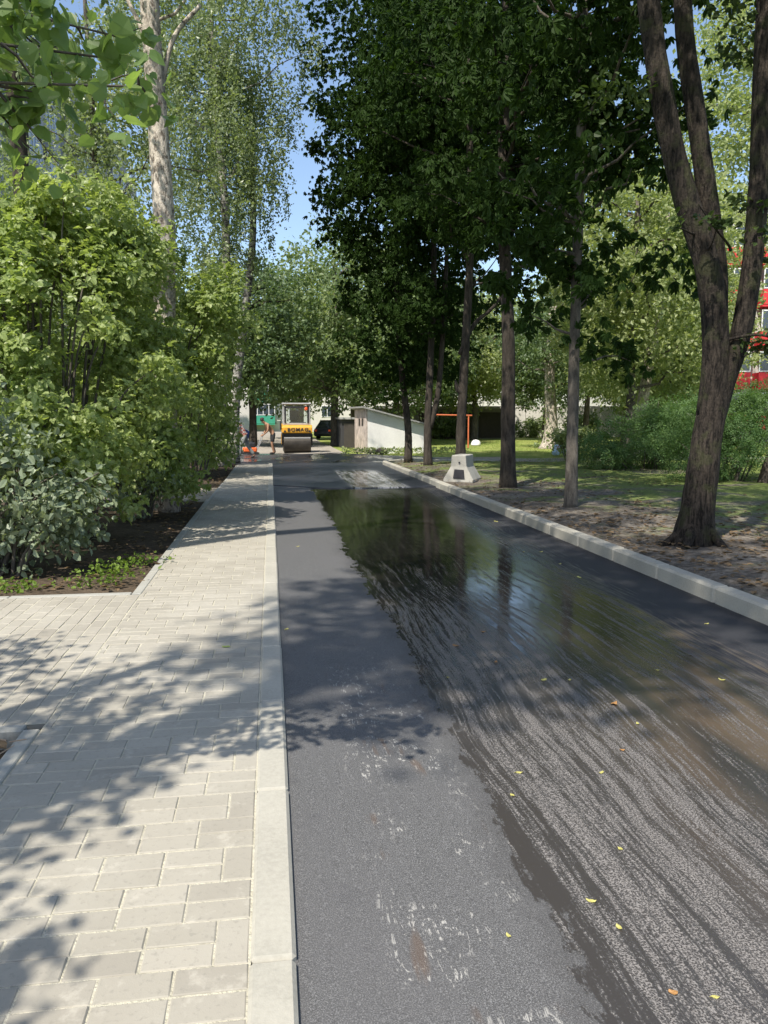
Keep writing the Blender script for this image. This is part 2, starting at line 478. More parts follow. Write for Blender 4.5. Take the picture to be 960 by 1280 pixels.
items = []
xr = -.085; xl = -1.125
y = -1.0; k = 0
while y < 25.4:
    row = k % 2
    if row == 0:
        for r in range(2):
            x = xr
            while x > xl+.02:
                a = max(x-.2, xl)
                if x-a > .03: items.append((a, y+r*.1, x, y+r*.1+.1))
                x -= .2
    else:
        items.append((xr-.1, y, xr, y+.2))
        for r in range(2):
            x = xr-.1
            while x > xl+.02:
                a = max(x-.2, xl)
                if x-a > .03: items.append((a, y+r*.1, x, y+r*.1+.1))
                x -= .2
    y += .2; k += 1
brick_batch('sidewalk', items)
# side path, laid at right angles
items = []
x = xl-.003; k = 0
while x > -9:
    off = .1*(k % 2)
    for r in range(2):
        yy = 3.86-off
        while yy < 6.70:
            a = max(yy, 3.86); b = min(yy+.2, 6.70)
            if b-a > .03: items.append((x-.1-r*.1, a, x-r*.1, b))
            yy += .2
    x -= .2; k += 1
brick_batch('path', items)
sheet('sidewalk', M['sand'], -1.13, -1.2, -.08, 25.4, -.0025, 2, 20)
sheet('path', M['sand'], -9.2, 3.86, -1.13, 6.70, -.0025, 12, 4)

def kerb_run(name, pts, width, ztop, zbot, seglen=1.0, mat=None, ch=.012, side=1):
    """kerb stones laid along a polyline; pts = line of the road-side face, body to the +side"""
    m = MB(); rr = random.Random(4)
    # resample
    P = [Vector((*p, 0)) for p in pts]
    out = [P[0]]; acc = 0
    segs = []
    for a, b in zip(P, P[1:]):
        L = (b-a).length; nseg = max(1, round(L/seglen))
        for i in range(nseg): segs.append((a+(b-a)*(i/nseg), a+(b-a)*((i+1)/nseg)))
    for a, b in segs:
        d = (b-a); L = d.length; d.normalize(); nrm = Vector((d.y, -d.x, 0))*side
        Mx = Matrix(((d.x, nrm.x, 0, a.x), (d.y, nrm.y, 0, a.y), (0, 0, 1, rr.uniform(-.002, .002)), (0, 0, 0, 1)))
        jj = rr.uniform(-.002, .002)
        m.box(.003, jj, zbot, L-.003, width+jj, ztop, ch, Mx)
    return m.obj(name, mat or M['conc'], kind='structure')
kerb_run('kerb', [(.045, -2), (.045, 26.0)], .13, .006, -.2, 1.0, side=-1)
kerb_run('kerb', [(3.80, -8), (3.80, 26.2)], .16, .045, -.25, 1.0, side=1, ch=.022)
arc = [(3.80+1.6*(1-math.cos(a)), 26.2+1.6*math.sin(a)) for a in np.linspace(0, PI/2, 7)]
kerb_run('kerb', arc, .16, .03, -.25, .45, side=1, ch=.022)
kerb_run('kerb', [(5.42, 27.8), (40, 27.8)], .16, .01, -.25, 1.0, side=1)
kerb_run('kerb', [(-1.128, 6.71), (-1.128, 14.6)], .08, .006, -.2, 1.0, M['conc2'], .006, side=-1)
kerb_run('kerb', [(-1.128, -5), (-1.128, 3.78)], .08, .006, -.2, 1.0, M['conc2'], .006, side=-1)
kerb_run('kerb', [(-9.2, 3.855), (-1.21, 3.855)], .08, .006, -.2, 1.0, M['conc2'], .006, side=1)
kerb_run('kerb', [(-9.2, 6.705), (-1.21, 6.705)], .08, .006, -.2, 1.0, M['conc2'], .006, side=-1)
kerb_run('kerb', [(-1.128, 14.6), (-1.0, 25.4)], .06, .004, -.2, 1.0, M['conc2'], .006, side=-1)
kerb_run('kerb', [(-1.06, 25.405), (-.09, 25.405)], .08, .006, -.2, 1.0, M['conc2'], .006, side=-1)

# ------------------------------------------------------------------ foliage machinery
def tmpl_oval(w=.35, fold=.09, droop=.12):
    V = np.array([(0, 0, 0), (.35, w, fold), (.78, w*.72, fold-droop*.5), (1, 0, -droop), (.78, -w*.72, fold-droop*.5), (.35, -w, fold)], float)
    F = np.array([(0, 1, 2, 3), (0, 3, 4, 5)])
    return V, F
def tmpl_round():
    V = np.array([(0, 0, 0), (-.05, .26, .03), (.22, .48, .07), (.58, .44, .06), (1, 0, -.12), (.58, -.44, .06), (.22, -.48, .07), (-.05, -.26, .03), (.5, 0, .0)], float)
    F = np.array([(0, 1, 2, 8), (2, 3, 4, 8), (8, 4, 5, 6), (0, 8, 6, 7)])
    return V, F
def tmpl_rhomb(w=.3):
    V = np.array([(0, 0, 0), (.5, w, .05), (1, 0, -.06), (.5, -w, .05)], float)
    return V, np.array([(0, 1, 2, 3)])
def tmpl_multi(base, specs):
    """specs: (angle, length, offset_along, droop)"""
    Vs = []; Fs = []; b = 0
    V0, F0 = base
    for a, L, off, dr in specs:
        V = V0*L
        V = np.stack([V[:, 0]*math.cos(dr)+V[:, 2]*math.sin(dr), V[:, 1], -V[:, 0]*math.sin(dr)+V[:, 2]*math.cos(dr)], -1)
        c, s = math.cos(a), math.sin(a)
        V = np.stack([V[:, 0]*c-V[:, 1]*s+off, V[:, 0]*s+V[:, 1]*c, V[:, 2]], -1)
        Vs.append(V); Fs.append(F0+b); b += len(V)
    return np.concatenate(Vs), np.concatenate(Fs)
T_OVAL = tmpl_oval(); T_RHOMB = tmpl_rhomb(); T_ROUND = tmpl_round()
T_TRI = tmpl_multi(tmpl_oval(.37, .09, .14), [(0, .62, .38, .15), (1.0, .5, .22, .1), (-1.05, .5, .2, .1)])
T_PALM = tmpl_multi(tmpl_oval(.19, .04, .25), [(0, 1, 0, .45), (.62, .92, 0, .5), (-.62, .92, 0, .5), (1.3, .66, 0, .5), (-1.3, .66, 0, .5)])
T_PINN = tmpl_multi(tmpl_rhomb(.2), [(1.1, .22, .1, .1), (-1.1, .22, .1, .1), (1.1, .26, .35, .1), (-1.1, .26, .35, .1), (1.0, .24, .6, .1), (-1.0, .24, .6, .1), (0, .28, .75, .1)])

def leaves(rn, P, tmpl, size, up=.5, tilt=None, out=None, outw=0.0):
    """place one template leaf per point; up = how strongly normals point upward"""
    V0, F0 = tmpl; n = len(P)
    nr = rn.normal(size=(n, 3)); nr /= np.linalg.norm(nr, axis=1)[:, None]
    nr = nr*(1-up); nr[:, 2] += up
    if out is not None: nr += out*outw
    nr /= np.linalg.norm(nr, axis=1)[:, None]+1e-9
    d = rn.normal(size=(n, 3))
    if out is not None: d += out*.8
    d[:, 2] -= .5 if tilt is None else tilt
    d -= nr*(d*nr).sum(1)[:, None]; d /= np.linalg.norm(d, axis=1)[:, None]+1e-9
    w = np.cross(nr, d)
    s = size*rn.uniform(.45, 1.25, n) if np.isscalar(size) else size
    L = V0[None]*s[:, None, None]
    V = P[:, None, :] + L[:, :, 0:1]*d[:, None, :] + L[:, :, 1:2]*w[:, None, :] + L[:, :, 2:3]*nr[:, None, :]
    F = (F0[None]+(np.arange(n)*len(V0))[:, None, None]).reshape(-1, 4)
    return V.reshape(-1, 3), F

def sphere_dirs(rn, n):
    d = rn.normal(size=(n, 3)); return d/np.linalg.norm(d, axis=1)[:, None]

def crown_points(rn, c, r, nclump, per, cr, shell=.5, lump=.25, flat=.6, prof=None):
    """clump centres inside an uneven ellipsoid; returns leaf points, outward dirs and clump centres"""
    c = np.array(c, float); r = np.array(r, float)
    d = sphere_dirs(rn, nclump)
    rad_ = rn.uniform(0, 1, nclump)**shell
    lob = sphere_dirs(rn, 6); amp = rn.uniform(-lump, lump, 6)
    f = 1 + (np.clip(d @ lob.T, 0, 1)**2 @ amp)
    C = d*(rad_*f)[:, None]
    if prof is not None:
        C[:, :2] *= prof(C[:, 2])[:, None]
    C = C*r + c
    k = rn.poisson(per, nclump) + 1
    idx = np.repeat(np.arange(nclump), k)
    off = rn.normal(size=(len(idx), 3)); off /= np.linalg.norm(off, axis=1)[:, None]
    off *= (rn.uniform(0, 1, len(idx))**.5)[:, None]*cr*rn.uniform(.6, 1.3, nclump)[idx][:, None]
    off[:, 2] *= flat
    P = C[idx]+off
    out = P-c; out /= np.linalg.norm(out, axis=1)[:, None]+1e-9
    return P, out, C

def wig(rr, a, b, n, amp):
    a = Vector(a); b = Vector(b); L = (b-a).length
    out = []
    for i in range(n+1):
        t = i/n; p = a.lerp(b, t)
        if 0 < i < n: p = p+Vector((rr.uniform(-1, 1), rr.uniform(-1, 1), rr.uniform(-1, 1)))*amp*L
        out.append(p)
    return out

def smooth_path(pts, k=5):
    """Catmull-Rom"""
    P = [Vector(p) for p in pts]; P = [P[0]*2-P[1]]+P+[P[-1]*2-P[-2]]
    out = []
    for i in range(1, len(P)-2):
        for j in range(k):
            t = j/k
            p0, p1, p2, p3 = P[i-1], P[i], P[i+1], P[i+2]
            out.append(.5*((2*p1)+(-p0+p2)*t+(2*p0-5*p1+4*p2-p3)*t*t+(-p0+3*p1-3*p2+p3)*t**3))
    out.append(P[-2]); return out

def trunk_mb(rr, pts, r0, r1, seg=14, flare=.35, k=6, m=None):
    m = m or MB()
    P = smooth_path(pts, k); n = len(P); R_ = []
    z0 = P[0].z
    for i, p in enumerate(P):
        t = i/(n-1)
        r = r0*(1-t)+r1*t
        r *= 1+flare*math.exp(-(p.z-z0)/.28)
        R_.append(r*(1+.05*(rr.random()-.5)))
    m.tube(P, R_, seg, True, .07, rr)
    return m

def limbs_mb(rr, trunk_pts, targets, r=.06, m=None, rise=.35, n=5, tmin=.25, thin=.35):
    """limbs from the trunk to clump centres"""
    m = m or MB()
    P = smooth_path(trunk_pts, 6)
    zs = [p.z for p in P]
    for tx in targets:
        t = Vector(tx)
        # leave the trunk below the target
        dxy = min((Vector((p.x-t.x, p.y-t.y, 0)).length for p in P))
        zt = t.z-dxy*rise*rr.uniform(.5, 1.4)
        best = min(P, key=lambda p: abs(p.z-zt) if p.z > zs[0]+(zs[-1]-zs[0])*tmin else 99)
        L = (t-best).length
        if L < .15: continue
        path = wig(rr, best, t, n, .06)
        rr0 = r*min(1.0, .35+L*.25)*rr.uniform(.7, 1.15)
        m.tube(path, [rr0*(1-i/n*(1-thin*.5)) for i in range(n+1)], 6, False)
    return m

def bark_tree(name, label, cat, loc, pts, r0, r1, bark, leafmat, crown, seed, group=None, tmpl=T_OVAL, size=.1,
              nlimb=18, limb_r=.05, up=.5, seg=14, flare=.35, limb_rise=.35, extra=None, tilt=None, outw=0.0, sub=None, n=5, parent_only=False):
    """one tree: trunk, limbs and crown under an empty. pts relative to loc; crown = list of crown_points kwargs"""
    rr = random.Random(seed); rn = np.random.default_rng(seed)
    t = thing(name, label, cat, loc, 0, group)
    m = trunk_mb(rr, pts, r0, r1, seg, flare)
    mc = MB(); allC = []
    for c in crown:
        P, out, C = crown_points(rn, **c)
        V, F = leaves(rn, P, tmpl, size, up, tilt, out, outw)
        mc.np(V, F); allC.append(C)
    C = np.concatenate(allC)
    sel = C[rn.choice(len(C), min(nlimb, len(C)), replace=False)]
    limbs_mb(rr, pts, sel, limb_r, m, rise=limb_rise, n=n)
    tr = m.obj('trunk', bark, t, smooth=True)
    if extra:
        for path, ra, rb in extra:
            P = smooth_path(path, 5); q = len(P)
            mx_ = MB(); mx_.tube(P, [ra+(rb-ra)*i/(q-1) for i in range(q)], 12, True, .06, rr)
            mx_.obj('stem' if ra > .06 else 'bough', bark, tr, smooth=True)
    mc.obj('crown', leafmat, t)
    return t

# leaf and bark materials
L_elder = mat_leaf('leaf_yellow_green', (.165, .235, .065), (.36, .425, .165), 0.45, .42, .5, 1.5)
L_grey = mat_leaf('leaf_grey_green', (.15, .195, .12), (.27, .32, .21), 0.3, .45, .5, 2.0)
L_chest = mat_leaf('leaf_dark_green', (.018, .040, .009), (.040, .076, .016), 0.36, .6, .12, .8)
L_birch = mat_leaf('leaf_birch', (.14, .19, .09), (.26, .31, .17), 0.42, .4, .5, .7)
L_back = mat_leaf('leaf_mid_green', (.12, .18, .075), (.24, .30, .14), 0.42, .45, .4, .5)
L_back2 = mat_leaf('leaf_pale_green', (.21, .27, .11), (.36, .40, .20), 0.45, .45, .4, .5)
L_back3 = mat_leaf('leaf_deep_green', (.085, .14, .065), (.17, .23, .11), 0.4, .45, .45, .6)
L_fern = mat_leaf('leaf_feathery', (.07, .14, .05), (.15, .24, .08), 0.42, .5, .3, 1.0)
L_near = mat_leaf('leaf_linden', (.11, .19, .06), (.22, .31, .11), 0.5, .40, .4, 6.0)
B_dark = mat_bark('bark_dark', (.018, .015, .012), (.075, .062, .05), 16, 4)
B_brown = mat_bark('bark_brown', (.007, .0055, .0045), (.060, .048, .038), 30, 6, .40, .60, 1.0, .045, moss=(.04, .045, .018))
B_pop = mat_bark('bark_poplar', (.10, .08, .065), (.56, .50, .43), 18, 9, .38, .54, 1.0, .03)
B_birch = mat_bark('bark_birch', (.05, .045, .04), (.45, .43, .38), 6, 16, .42, .56, .4, .01)
B_grey = mat_bark('bark_grey', (.05, .045, .038), (.17, .15, .125), 14, 4)

# ------------------------------------------------------------------ chestnut row (right of the road)
def prof_chest(z):   # z -1..1
    return np.clip(1.0+.25*np.clip(z, 0, 1), .35, 1.25)
CH = 'horse chestnuts standing in a row along the right kerb'
chest_specs = [
 # label, x,y, r0, lean, crown bottom, crown radius, seed, height
 ('slender chestnut nearest in the row, leaves hanging low over its thin grey trunk', 4.85, 11.96, .105, (.0, .0), 2.75, 2.1, 11, 10.5),
 ('thick straight dark-trunked chestnut standing between the concrete block and the slender nearest one', 5.08, 16.07, .175, (-.15, 0), 5.0, 2.75, 12, 12.2),
 ('crooked chestnut with bumps on its trunk, rising straight behind the painted concrete block', 5.15, 20.6, .15, (.12, 0), 5.7, 3.0, 13, 14.5),
 ('chestnut with a dark twin stem, second from the far end of the row', 4.92, 23.9, .135, (.05, 0), 3.9, 3.1, 14, 16.5),
 ('last chestnut of the row, at the bend of the kerb before the white shed', 4.85, 27.1, .14, (-.35, 0), 2.5, 3.5, 15, 18.5),
]
for lab, x, y, r0, ln, zb, cr, sd, H in chest_specs:
    rr = random.Random(sd)
    pts = [(0, 0, -.1), (ln[0]*.15+rr.uniform(-.04, .04), 0, 1.2), (ln[0]*.5+rr.uniform(-.07, .07), rr.uniform(-.07, .07), 3.2), (ln[0]+rr.uniform(-.1, .1), 0, 6), (ln[0]*1.3, .1, 9.5), (ln[0]*1.2, .1, H-.8)]
    zc = (zb+H)/2; rz = (H-zb)/2
    crown = [dict(c=(ln[0]*.8, 0, zc), r=(cr, cr*1.0, rz), nclump=int((215 if sd >= 14 else 175)*(cr/2.5)**2*(rz/5.5)), per=32, cr=.62, shell=.42, lump=.3, flat=.55, prof=prof_chest)]
    # low skirt of hanging branches
    crown.append(dict(c=(ln[0]*.5, 0, zb+1.0), r=(cr*.9, cr*.9, 1.3), nclump=int(34*(cr/2.5)**2), per=26, cr=.5, shell=.5, lump=.4, flat=.7))
    extra = None
    if sd == 14:
        extra = [([(.05, 0, 1.2), (.3, .05, 2.2), (.42, .05, 3.6), (.5, 0, 5.5), (.6, 0, 8)], .10, .06)]
    if sd == 13:
        extra = [([(-.05, 0, 3.2), (.35, .1, 4.0), (.9, .1, 4.5), (1.5, 0, 5.4)], .07, .03), ([(.02, 0, 2.15), (-.12, -.02, 2.3), (-.17, 0, 2.5)], .10, .03)]
    if sd == 11:
        extra = None
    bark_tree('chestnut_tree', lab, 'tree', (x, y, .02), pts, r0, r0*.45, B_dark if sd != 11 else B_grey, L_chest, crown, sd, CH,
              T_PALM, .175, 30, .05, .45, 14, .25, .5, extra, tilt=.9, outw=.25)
# the row goes on beside the camera: unseen trees added to shade the others
bark_tree('chestnut_tree', 'unseen chestnut just right of the frame, level with the wet streaks on the road', 'tree', (5.6, 5.3, .02),
          [(0, 0, -.1), (0, 0, 3), (-.1, 0, 7), (0, 0, 12)], .17, .07, B_dark, L_chest,
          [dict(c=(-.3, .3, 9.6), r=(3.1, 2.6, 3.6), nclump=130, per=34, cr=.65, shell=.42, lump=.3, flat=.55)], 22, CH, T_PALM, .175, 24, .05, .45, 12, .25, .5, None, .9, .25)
bark_tree('chestnut_tree', 'unseen tall chestnut beside the camera, its crown reaching over the road', 'tree', (5.3, 2.6, .02),
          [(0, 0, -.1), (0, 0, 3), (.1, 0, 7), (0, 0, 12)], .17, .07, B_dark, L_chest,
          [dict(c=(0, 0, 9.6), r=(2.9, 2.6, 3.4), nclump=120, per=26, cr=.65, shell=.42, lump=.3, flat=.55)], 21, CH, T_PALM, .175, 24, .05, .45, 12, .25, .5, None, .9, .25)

# multi-stem tree close on the right
ms = [(0, 0, -.15), (.06, .0, .5), (.12, 0, 1.16), (.19, 0, 2.05), (.05, 0, 3.1), (-.37, .1, 4.36), (-.78, .1, 6.1), (-1.1, 0, 8.5)]
ms_x = [([(.12, 0, 1.5), (.20, .05, 2.3), (.19, .1, 3.25), (-.10, .15, 4.8), (-.31, .2, 6.1), (-.4, .3, 8.8)], .13, .09),
        ([(.14, .0, 1.2), (.30, -.02, 1.9), (.48, -.05, 2.6), (.57, -.05, 3.9), (.54, -.05, 6.1), (.6, -.1, 9)], .125, .10),
        ([(.36, .1, 3.4), (.2, -.1, 3.42), (-.1, -.3, 3.55), (-.35, -.4, 3.75)], .018, .006),
        ([(.2, 0, 2.35), (.45, -.3, 2.4), (.6, -.5, 2.34), (.75, -.6, 2.3)], .02, .008),
        ([(.03, -.02, .45), (-.10, -.14, .16), (-.2, -.24, .02), (-.36, -.38, -.08)], .09, .03), ([(.05, -.02, .4), (.16, -.2, .10), (.26, -.42, -.08)], .08, .03),
        ([(-.02, 0, .35), (-.2, .02, .08), (-.42, .05, -.07)], .08, .03)]
ms_cr = [dict(c=(.1, .6, 8.6), r=(2.9, 2.6, 2.3), nclump=130, per=60, cr=.55, shell=.5, lump=.3, flat=.55),
         dict(c=(.9, .3, 6.0), r=(.75, .7, .8), nclump=14, per=45, cr=.36, shell=.6, lump=.2, flat=.6),
         dict(c=(.62, -.25, 2.32), r=(.30, .22, .13), nclump=8, per=16, cr=.13, shell=.6, lump=.2, flat=.5),
         dict(c=(-.3, -.35, 3.6), r=(.35, .25, .2), nclump=6, per=14, cr=.14, shell=.6, lump=.2, flat=.5),
         dict(c=(.75, 0, 3.6), r=(.5, .5, .5), nclump=8, per=30, cr=.25, shell=.6, lump=.2, flat=.5),
         dict(c=(-1.0, .3, 5.2), r=(.35, .5, .8), nclump=8, per=30, cr=.3, shell=.6, lump=.2, flat=.6)]
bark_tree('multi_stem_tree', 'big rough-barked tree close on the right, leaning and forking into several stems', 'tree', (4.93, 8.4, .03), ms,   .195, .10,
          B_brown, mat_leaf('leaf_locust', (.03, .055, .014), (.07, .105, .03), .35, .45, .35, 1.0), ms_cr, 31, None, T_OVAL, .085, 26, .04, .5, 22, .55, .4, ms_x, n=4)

# ------------------------------------------------------------------ left side trees
bark_tree('poplar_tree', 'tall poplar with pale rough bark rising out of the yellow-green bushes', 'tree', (-1.72, 13, 0),
          [(0, 0, -.1), (.05, 0, 2.5), (.11, 0, 4.6), (.06, 0, 6.1), (0, 0, 7.9), (-.1, 0, 11), (0, 0, 15)], .19, .12, B_pop, L_birch,
          [dict(c=(0, 0, 12.5), r=(2.4, 2.2, 5.0), nclump=130, per=60, cr=.6, shell=.5, lump=.3, flat=.7)], 41, None, T_RHOMB, .10, 20, .045, .3, 16, .2, .5,
          [([(.08, 0, 5.9), (.16, .05, 6.7), (.35, .1, 7.4), (.75, .15, 7.9)], .05, .03), ([(-.02, 0, 7.2), (-.3, .1, 7.8), (-.6, .1, 8.4)], .04, .02)])
def birch(name, label, loc, pts, r0, r1, seed, cz, cr, rz, n, cat='tree', bark=B_birch, lm=None, size=.085, per=90, group=None, x0=0):
    """weeping birch: leaves along hanging strands"""
    rr = random.Random(seed); rn = np.random.default_rng(seed)
    t = thing(name, label, cat, loc, 0, group)
    m = trunk_mb(rr, pts, r0, r1, 12, .25)
    d = sphere_dirs(rn, n)
    C = d*(rn.uniform(0, 1, n)**.5)[:, None]*np.array([cr, cr, rz])+np.array([x0, 0, cz])
    k = rn.poisson(per, n)+5; idx = np.repeat(np.arange(n), k)
    L = rn.uniform(.8, 2.2, n)
    # several strands per clump
    sid = rn.integers(0, 7, len(idx)); sa = rn.uniform(0, 2*PI, (n, 7)); sr = rn.uniform(.1, .5, (n, 7))
    u = rn.uniform(0, 1, len(idx))
    a = sa[idx, sid]; r_ = sr[idx, sid]*(.5+.6*u)
    P = C[idx]+np.stack([np.cos(a)*r_, np.sin(a)*r_, -u*L[idx]*rn.uniform(.6, 1, (n, 7))[idx, sid]+.4], -1)+rn.normal(0, .05, (len(idx), 3))
    V, F = leaves(rn, P, T_RHOMB, size, .15, 1.2)
    mc = MB(); mc.np(V, F); mc.obj('crown', lm or L_birch, t)
    limbs_mb(rr, pts, C[rn.choice(n, min(n, 26), replace=False)], .035, m, rise=.7, n=5)
    m.obj('trunk', bark, t, smooth=True)
    return t
birch('birch_tree', 'weeping birch with a thin pale trunk and sparse hanging foliage against the blue sky', (-1.55, 25, 0),
      [(0, 0, -.1), (.05, 0, 2.2), (.3, 0, 6.9), (.12, 0, 10.5), (-.02, 0, 13.8), (0, 0, 17.5)], .17, .06, 51, 12.0, 3.2, 5.2, 270, per=150, size=.115)
birch('birch_tree', 'leaning birch with a white-flecked trunk nearest the two road workers', (-1.3, 27.6, 0),
      [(0, 0, -.1), (.1, 0, 2.2), (.45, 0, 4.8), (.8, 0, 7.5), (.85, 0, 10), (.8, 0, 12)], .19, .07, 52, 10.0, 2.0, 4.2, 120, per=140, size=.115)
bark_tree('rowan_tree', 'dark-trunked tree at the far left behind the bushes, near the grey apartment block', 'tree', (-3.45, 12, 0),
          [(0, 0, -.1), (.03, 0, 3.7), (0, 0, 5.6), (-.1, 0, 8), (0, 0, 10.5)], .14, .07, B_dark, L_birch,
          [dict(c=(-.6, .4, 8.6), r=(2.2, 2.0, 3.2), nclump=120, per=75, cr=.55, shell=.5, lump=.3, flat=.7)], 43, None, T_OVAL, .10, 16, .04, .3)
bark_tree('birch_tree', 'thin birch between the dark-trunked tree and the pale poplar', 'tree', (-3.9, 19, 0),
          [(0, 0, -.1), (.1, 0, 4), (.05, 0, 8), (0, 0, 11)], .11, .04, B_grey, L_birch,
          [dict(c=(.3, 0, 7.8), r=(3.0, 2.0, 4.8), nclump=200, per=85, cr=.7, shell=.6, lump=.35, flat=.8)], 44, None, T_RHOMB, .11, 24, .035, .3)
# out of frame on the left: unseen trees added to shade road and verge
bark_tree('poplar_tree', 'unseen very tall poplar left of the camera, added so its shade crosses the road', 'tree', (-4.0, -.6, 0),
          [(0, 0, -.1), (0, 0, 5), (.3, 0, 10), (.8, 0, 16)], .24, .1, B_pop, L_back,
          [dict(c=(.6, -.2, 13.4), r=(2.6, 2.1, 4.4), nclump=210, per=60, cr=.6, shell=.5, lump=.25, flat=.7)], 45, None, T_OVAL, .16, 20, .05, .4, 10)
bark_tree('poplar_tree', 'unseen second poplar farther left, its leaning crown added to shade the verge', 'tree', (-5.2, 5.0, 0),
          [(0, 0, -.1), (.1, 0, 5), (1.2, 0, 10), (3.0, 0.4, 17)], .26, .1, B_pop, L_back,
          [dict(c=(3.4, .6, 14.6), r=(2.4, 2.8, 3.2), nclump=140, per=60, cr=.7, shell=.5, lump=.25, flat=.7)], 46, None, T_OVAL, .16, 20, .05, .4, 10)

# linden with a low branch hanging into the top left corner
def linden():
    rr = random.Random(61); rn = np.random.default_rng(61)
    t = thing('linden_tree', 'linden branch with large round leaves hanging into the top left corner', 'tree', (-3.3, 1.6, 0))
    pts = [(0, 0, -.1), (.1, 0, 1.8), (0, 0, 3.6), (.1, 0, 6)]
    ml = trunk_mb(rr, pts, .13, .05, 12); mc = MB()
    # visible low boughs: (start, end) in local coordinates
    boughs = [((.1, 0, 2.5), (2.90, .78, 2.50)), ((.1, 0, 2.35), (2.62, .72, 2.36)), ((.05, 0, 2.6), (2.75, .65, 2.62)), ((.05, 0, 2.4), (2.48, .85, 2.44)), ((.1, 0, 2.6), (2.85, 1.0, 2.66)), ((.1, 0, 2.45), (2.96, .70, 2.40))]
    LP = []; 
    for a, b in boughs:
        path = wig(rr, a, b, 7, .025)
        ml.tube(path, [.013*(1-i/9) for i in range(8)], 6, False)
        P = smooth_path(path, 4)
        for j in range(7):
            s = P[rr.randint(len(P)*2//3, len(P)-1)]
            e = s+Vector((rr.uniform(-.08, .12), rr.uniform(-.12, .2), rr.uniform(-.16, .05)))
            tw = wig(rr, s, e, 4, .06); ml.tube(tw, [.005, .004, .003, .002, .0015], 4, False)
            for q in tw[1:]:
                for _ in range(3): LP.append(q+Vector((rr.gauss(0, .035), rr.gauss(0, .035), rr.gauss(-.02, .03))))
        for q in P[len(P)*2//3:]:
            for _ in range(2): LP.append(q+Vector((rr.gauss(0, .04), rr.gauss(0, .04), rr.gauss(-.03, .03))))
    LP = np.array([tuple(p) for p in LP])
    V, F = leaves(rn, LP, T_ROUND, .052, .1, 1.6)
    mc.np(V, F)
    # rest of the crown, outside the frame
    for c, r, n in (((.2, -.6, 4.3), (1.2, 1.1, 1.3), 60), ((-.3, 1.2, 3.6), (.8, .8, .7), 22), ((.9, -1.5, 3.5), (.55, .5, .5), 9)):
        P, out, C = crown_points(rn, c, r, n, 34, .4, .5, .25, .6)
        V, F = leaves(rn, P, T_ROUND, .075, .3, 1.2); mc.np(V, F)
        limbs_mb(rr, pts, C[:12], .03, ml)
    ml.obj('trunk', B_grey, t, smooth=True)
    mc.obj('crown', L_near, t)
linden()

# ------------------------------------------------------------------ bushes on the left
def bush(name, label, loc, blobs, mat, tmpl, size, seed, stems, group=None, up=.45, tilt=None, bark=B_grey, spread=.35, smax=4.0, outw=.3):
    rr = random.Random(seed); rn = np.random.default_rng(seed)
    t = thing(name, label, 'bush', loc, 0, group)
    ms_ = MB(); mf = MB(); Cs = []
    for b in blobs:
        P, out, C = crown_points(rn, **b)
        P = P[P[:, 2] > .04]; out = out[:len(P)]
        V, F = leaves(rn, P, tmpl, size, up, tilt, out, outw); mf.np(V, F); Cs.append(C)
    C = np.concatenate(Cs)
    for i in range(stems):
        c = C[rn.integers(len(C))]
        base = Vector((c[0]*spread+rr.uniform(-.15, .15), c[1]*spread+rr.uniform(-.15, .15), -.08))
        mid = base.lerp(Vector(c), .5)+Vector((rr.uniform(-.1, .1), rr.uniform(-.1, .1), .25*c[2]))
        ms_.tube(smooth_path([base, mid, Vector(c)], 4), [.022*(1-k/11) for k in range(9)], 5, False)
    ms_.obj('stems', bark, t, smooth=True)
    mf.obj('foliage', mat, t)
    return t
EB = 'tall yellow-green bushes left of the sidewalk'
def cl(c, r, n, per=56, cr=.34, shell=.42, lump=.35, flat=.7): return dict(c=c, r=r, nclump=n, per=per, cr=cr, shell=shell, lump=lump, flat=flat)
bush('box_elder_bush', 'tall yellow-green bush nearest the camera, behind the grey-leaved shrub', (-2.75, 9.6, 0),
     [cl((0, 0, 2.0), (1.3, 1.5, 1.9), 130), cl((.4, .2, 3.4), (.8, 1.0, .75), 34), cl((-.7, 0, 3.6), (.8, .9, .9), 34), cl((.75, -.4, 1.1), (.6, .8, .8), 24), cl((1.0, 1.1, 2.6), (.5, .8, 1.3), 44), cl((.3, .5, 3.9), (.9, .9, .6), 30), cl((1.05, 1.0, 3.7), (.4, .6, .6), 20)], L_elder, T_TRI, .118, 71, 40, EB)
bush('box_elder_bush', 'yellow-green bush in the middle of the row, around the pale poplar trunk', (-2.35, 13.4, 0),
     [cl((0, 0, 2.0), (1.3, 1.6, 2.0), 130), cl((.5, 0, 3.6), (.8, 1.2, .8), 36), cl((-.6, .4, 4.1), (.7, .8, .7), 24), cl((1.0, -.2, 2.0), (.6, 1.0, 1.1), 30), cl((1.45, .3, 3.1), (.5, 1.1, 1.0), 44), cl((.75, -1.35, .95), (.42, .6, .75), 30)], L_elder, T_TRI, .122, 72, 36, EB)
bush('box_elder_bush', 'yellow-green bush farthest along the sidewalk, by the birch trunks', (-2.3, 20.2, 0),
     [cl((0, 0, 2.0), (1.2, 2.2, 2.1), 110, 40, .42), cl((.7, 0, 3.8), (.8, 1.6, 1.1), 40, 40, .42), cl((.6, 2, 1.2), (.7, 1.4, 1.1), 34, 40, .4)], L_elder, T_TRI, .17, 73, 24, EB)
bush('box_elder_bush', 'yellow-green bush at the left edge of the photo, set back behind the others', (-4.6, 12.0, 0),
     [cl((0, 0, 2.3), (1.4, 1.6, 2.2), 130), cl((.3, 0, 4.2), (.9, 1.0, .6), 30)], L_elder, T_TRI, .122, 74, 30, EB)
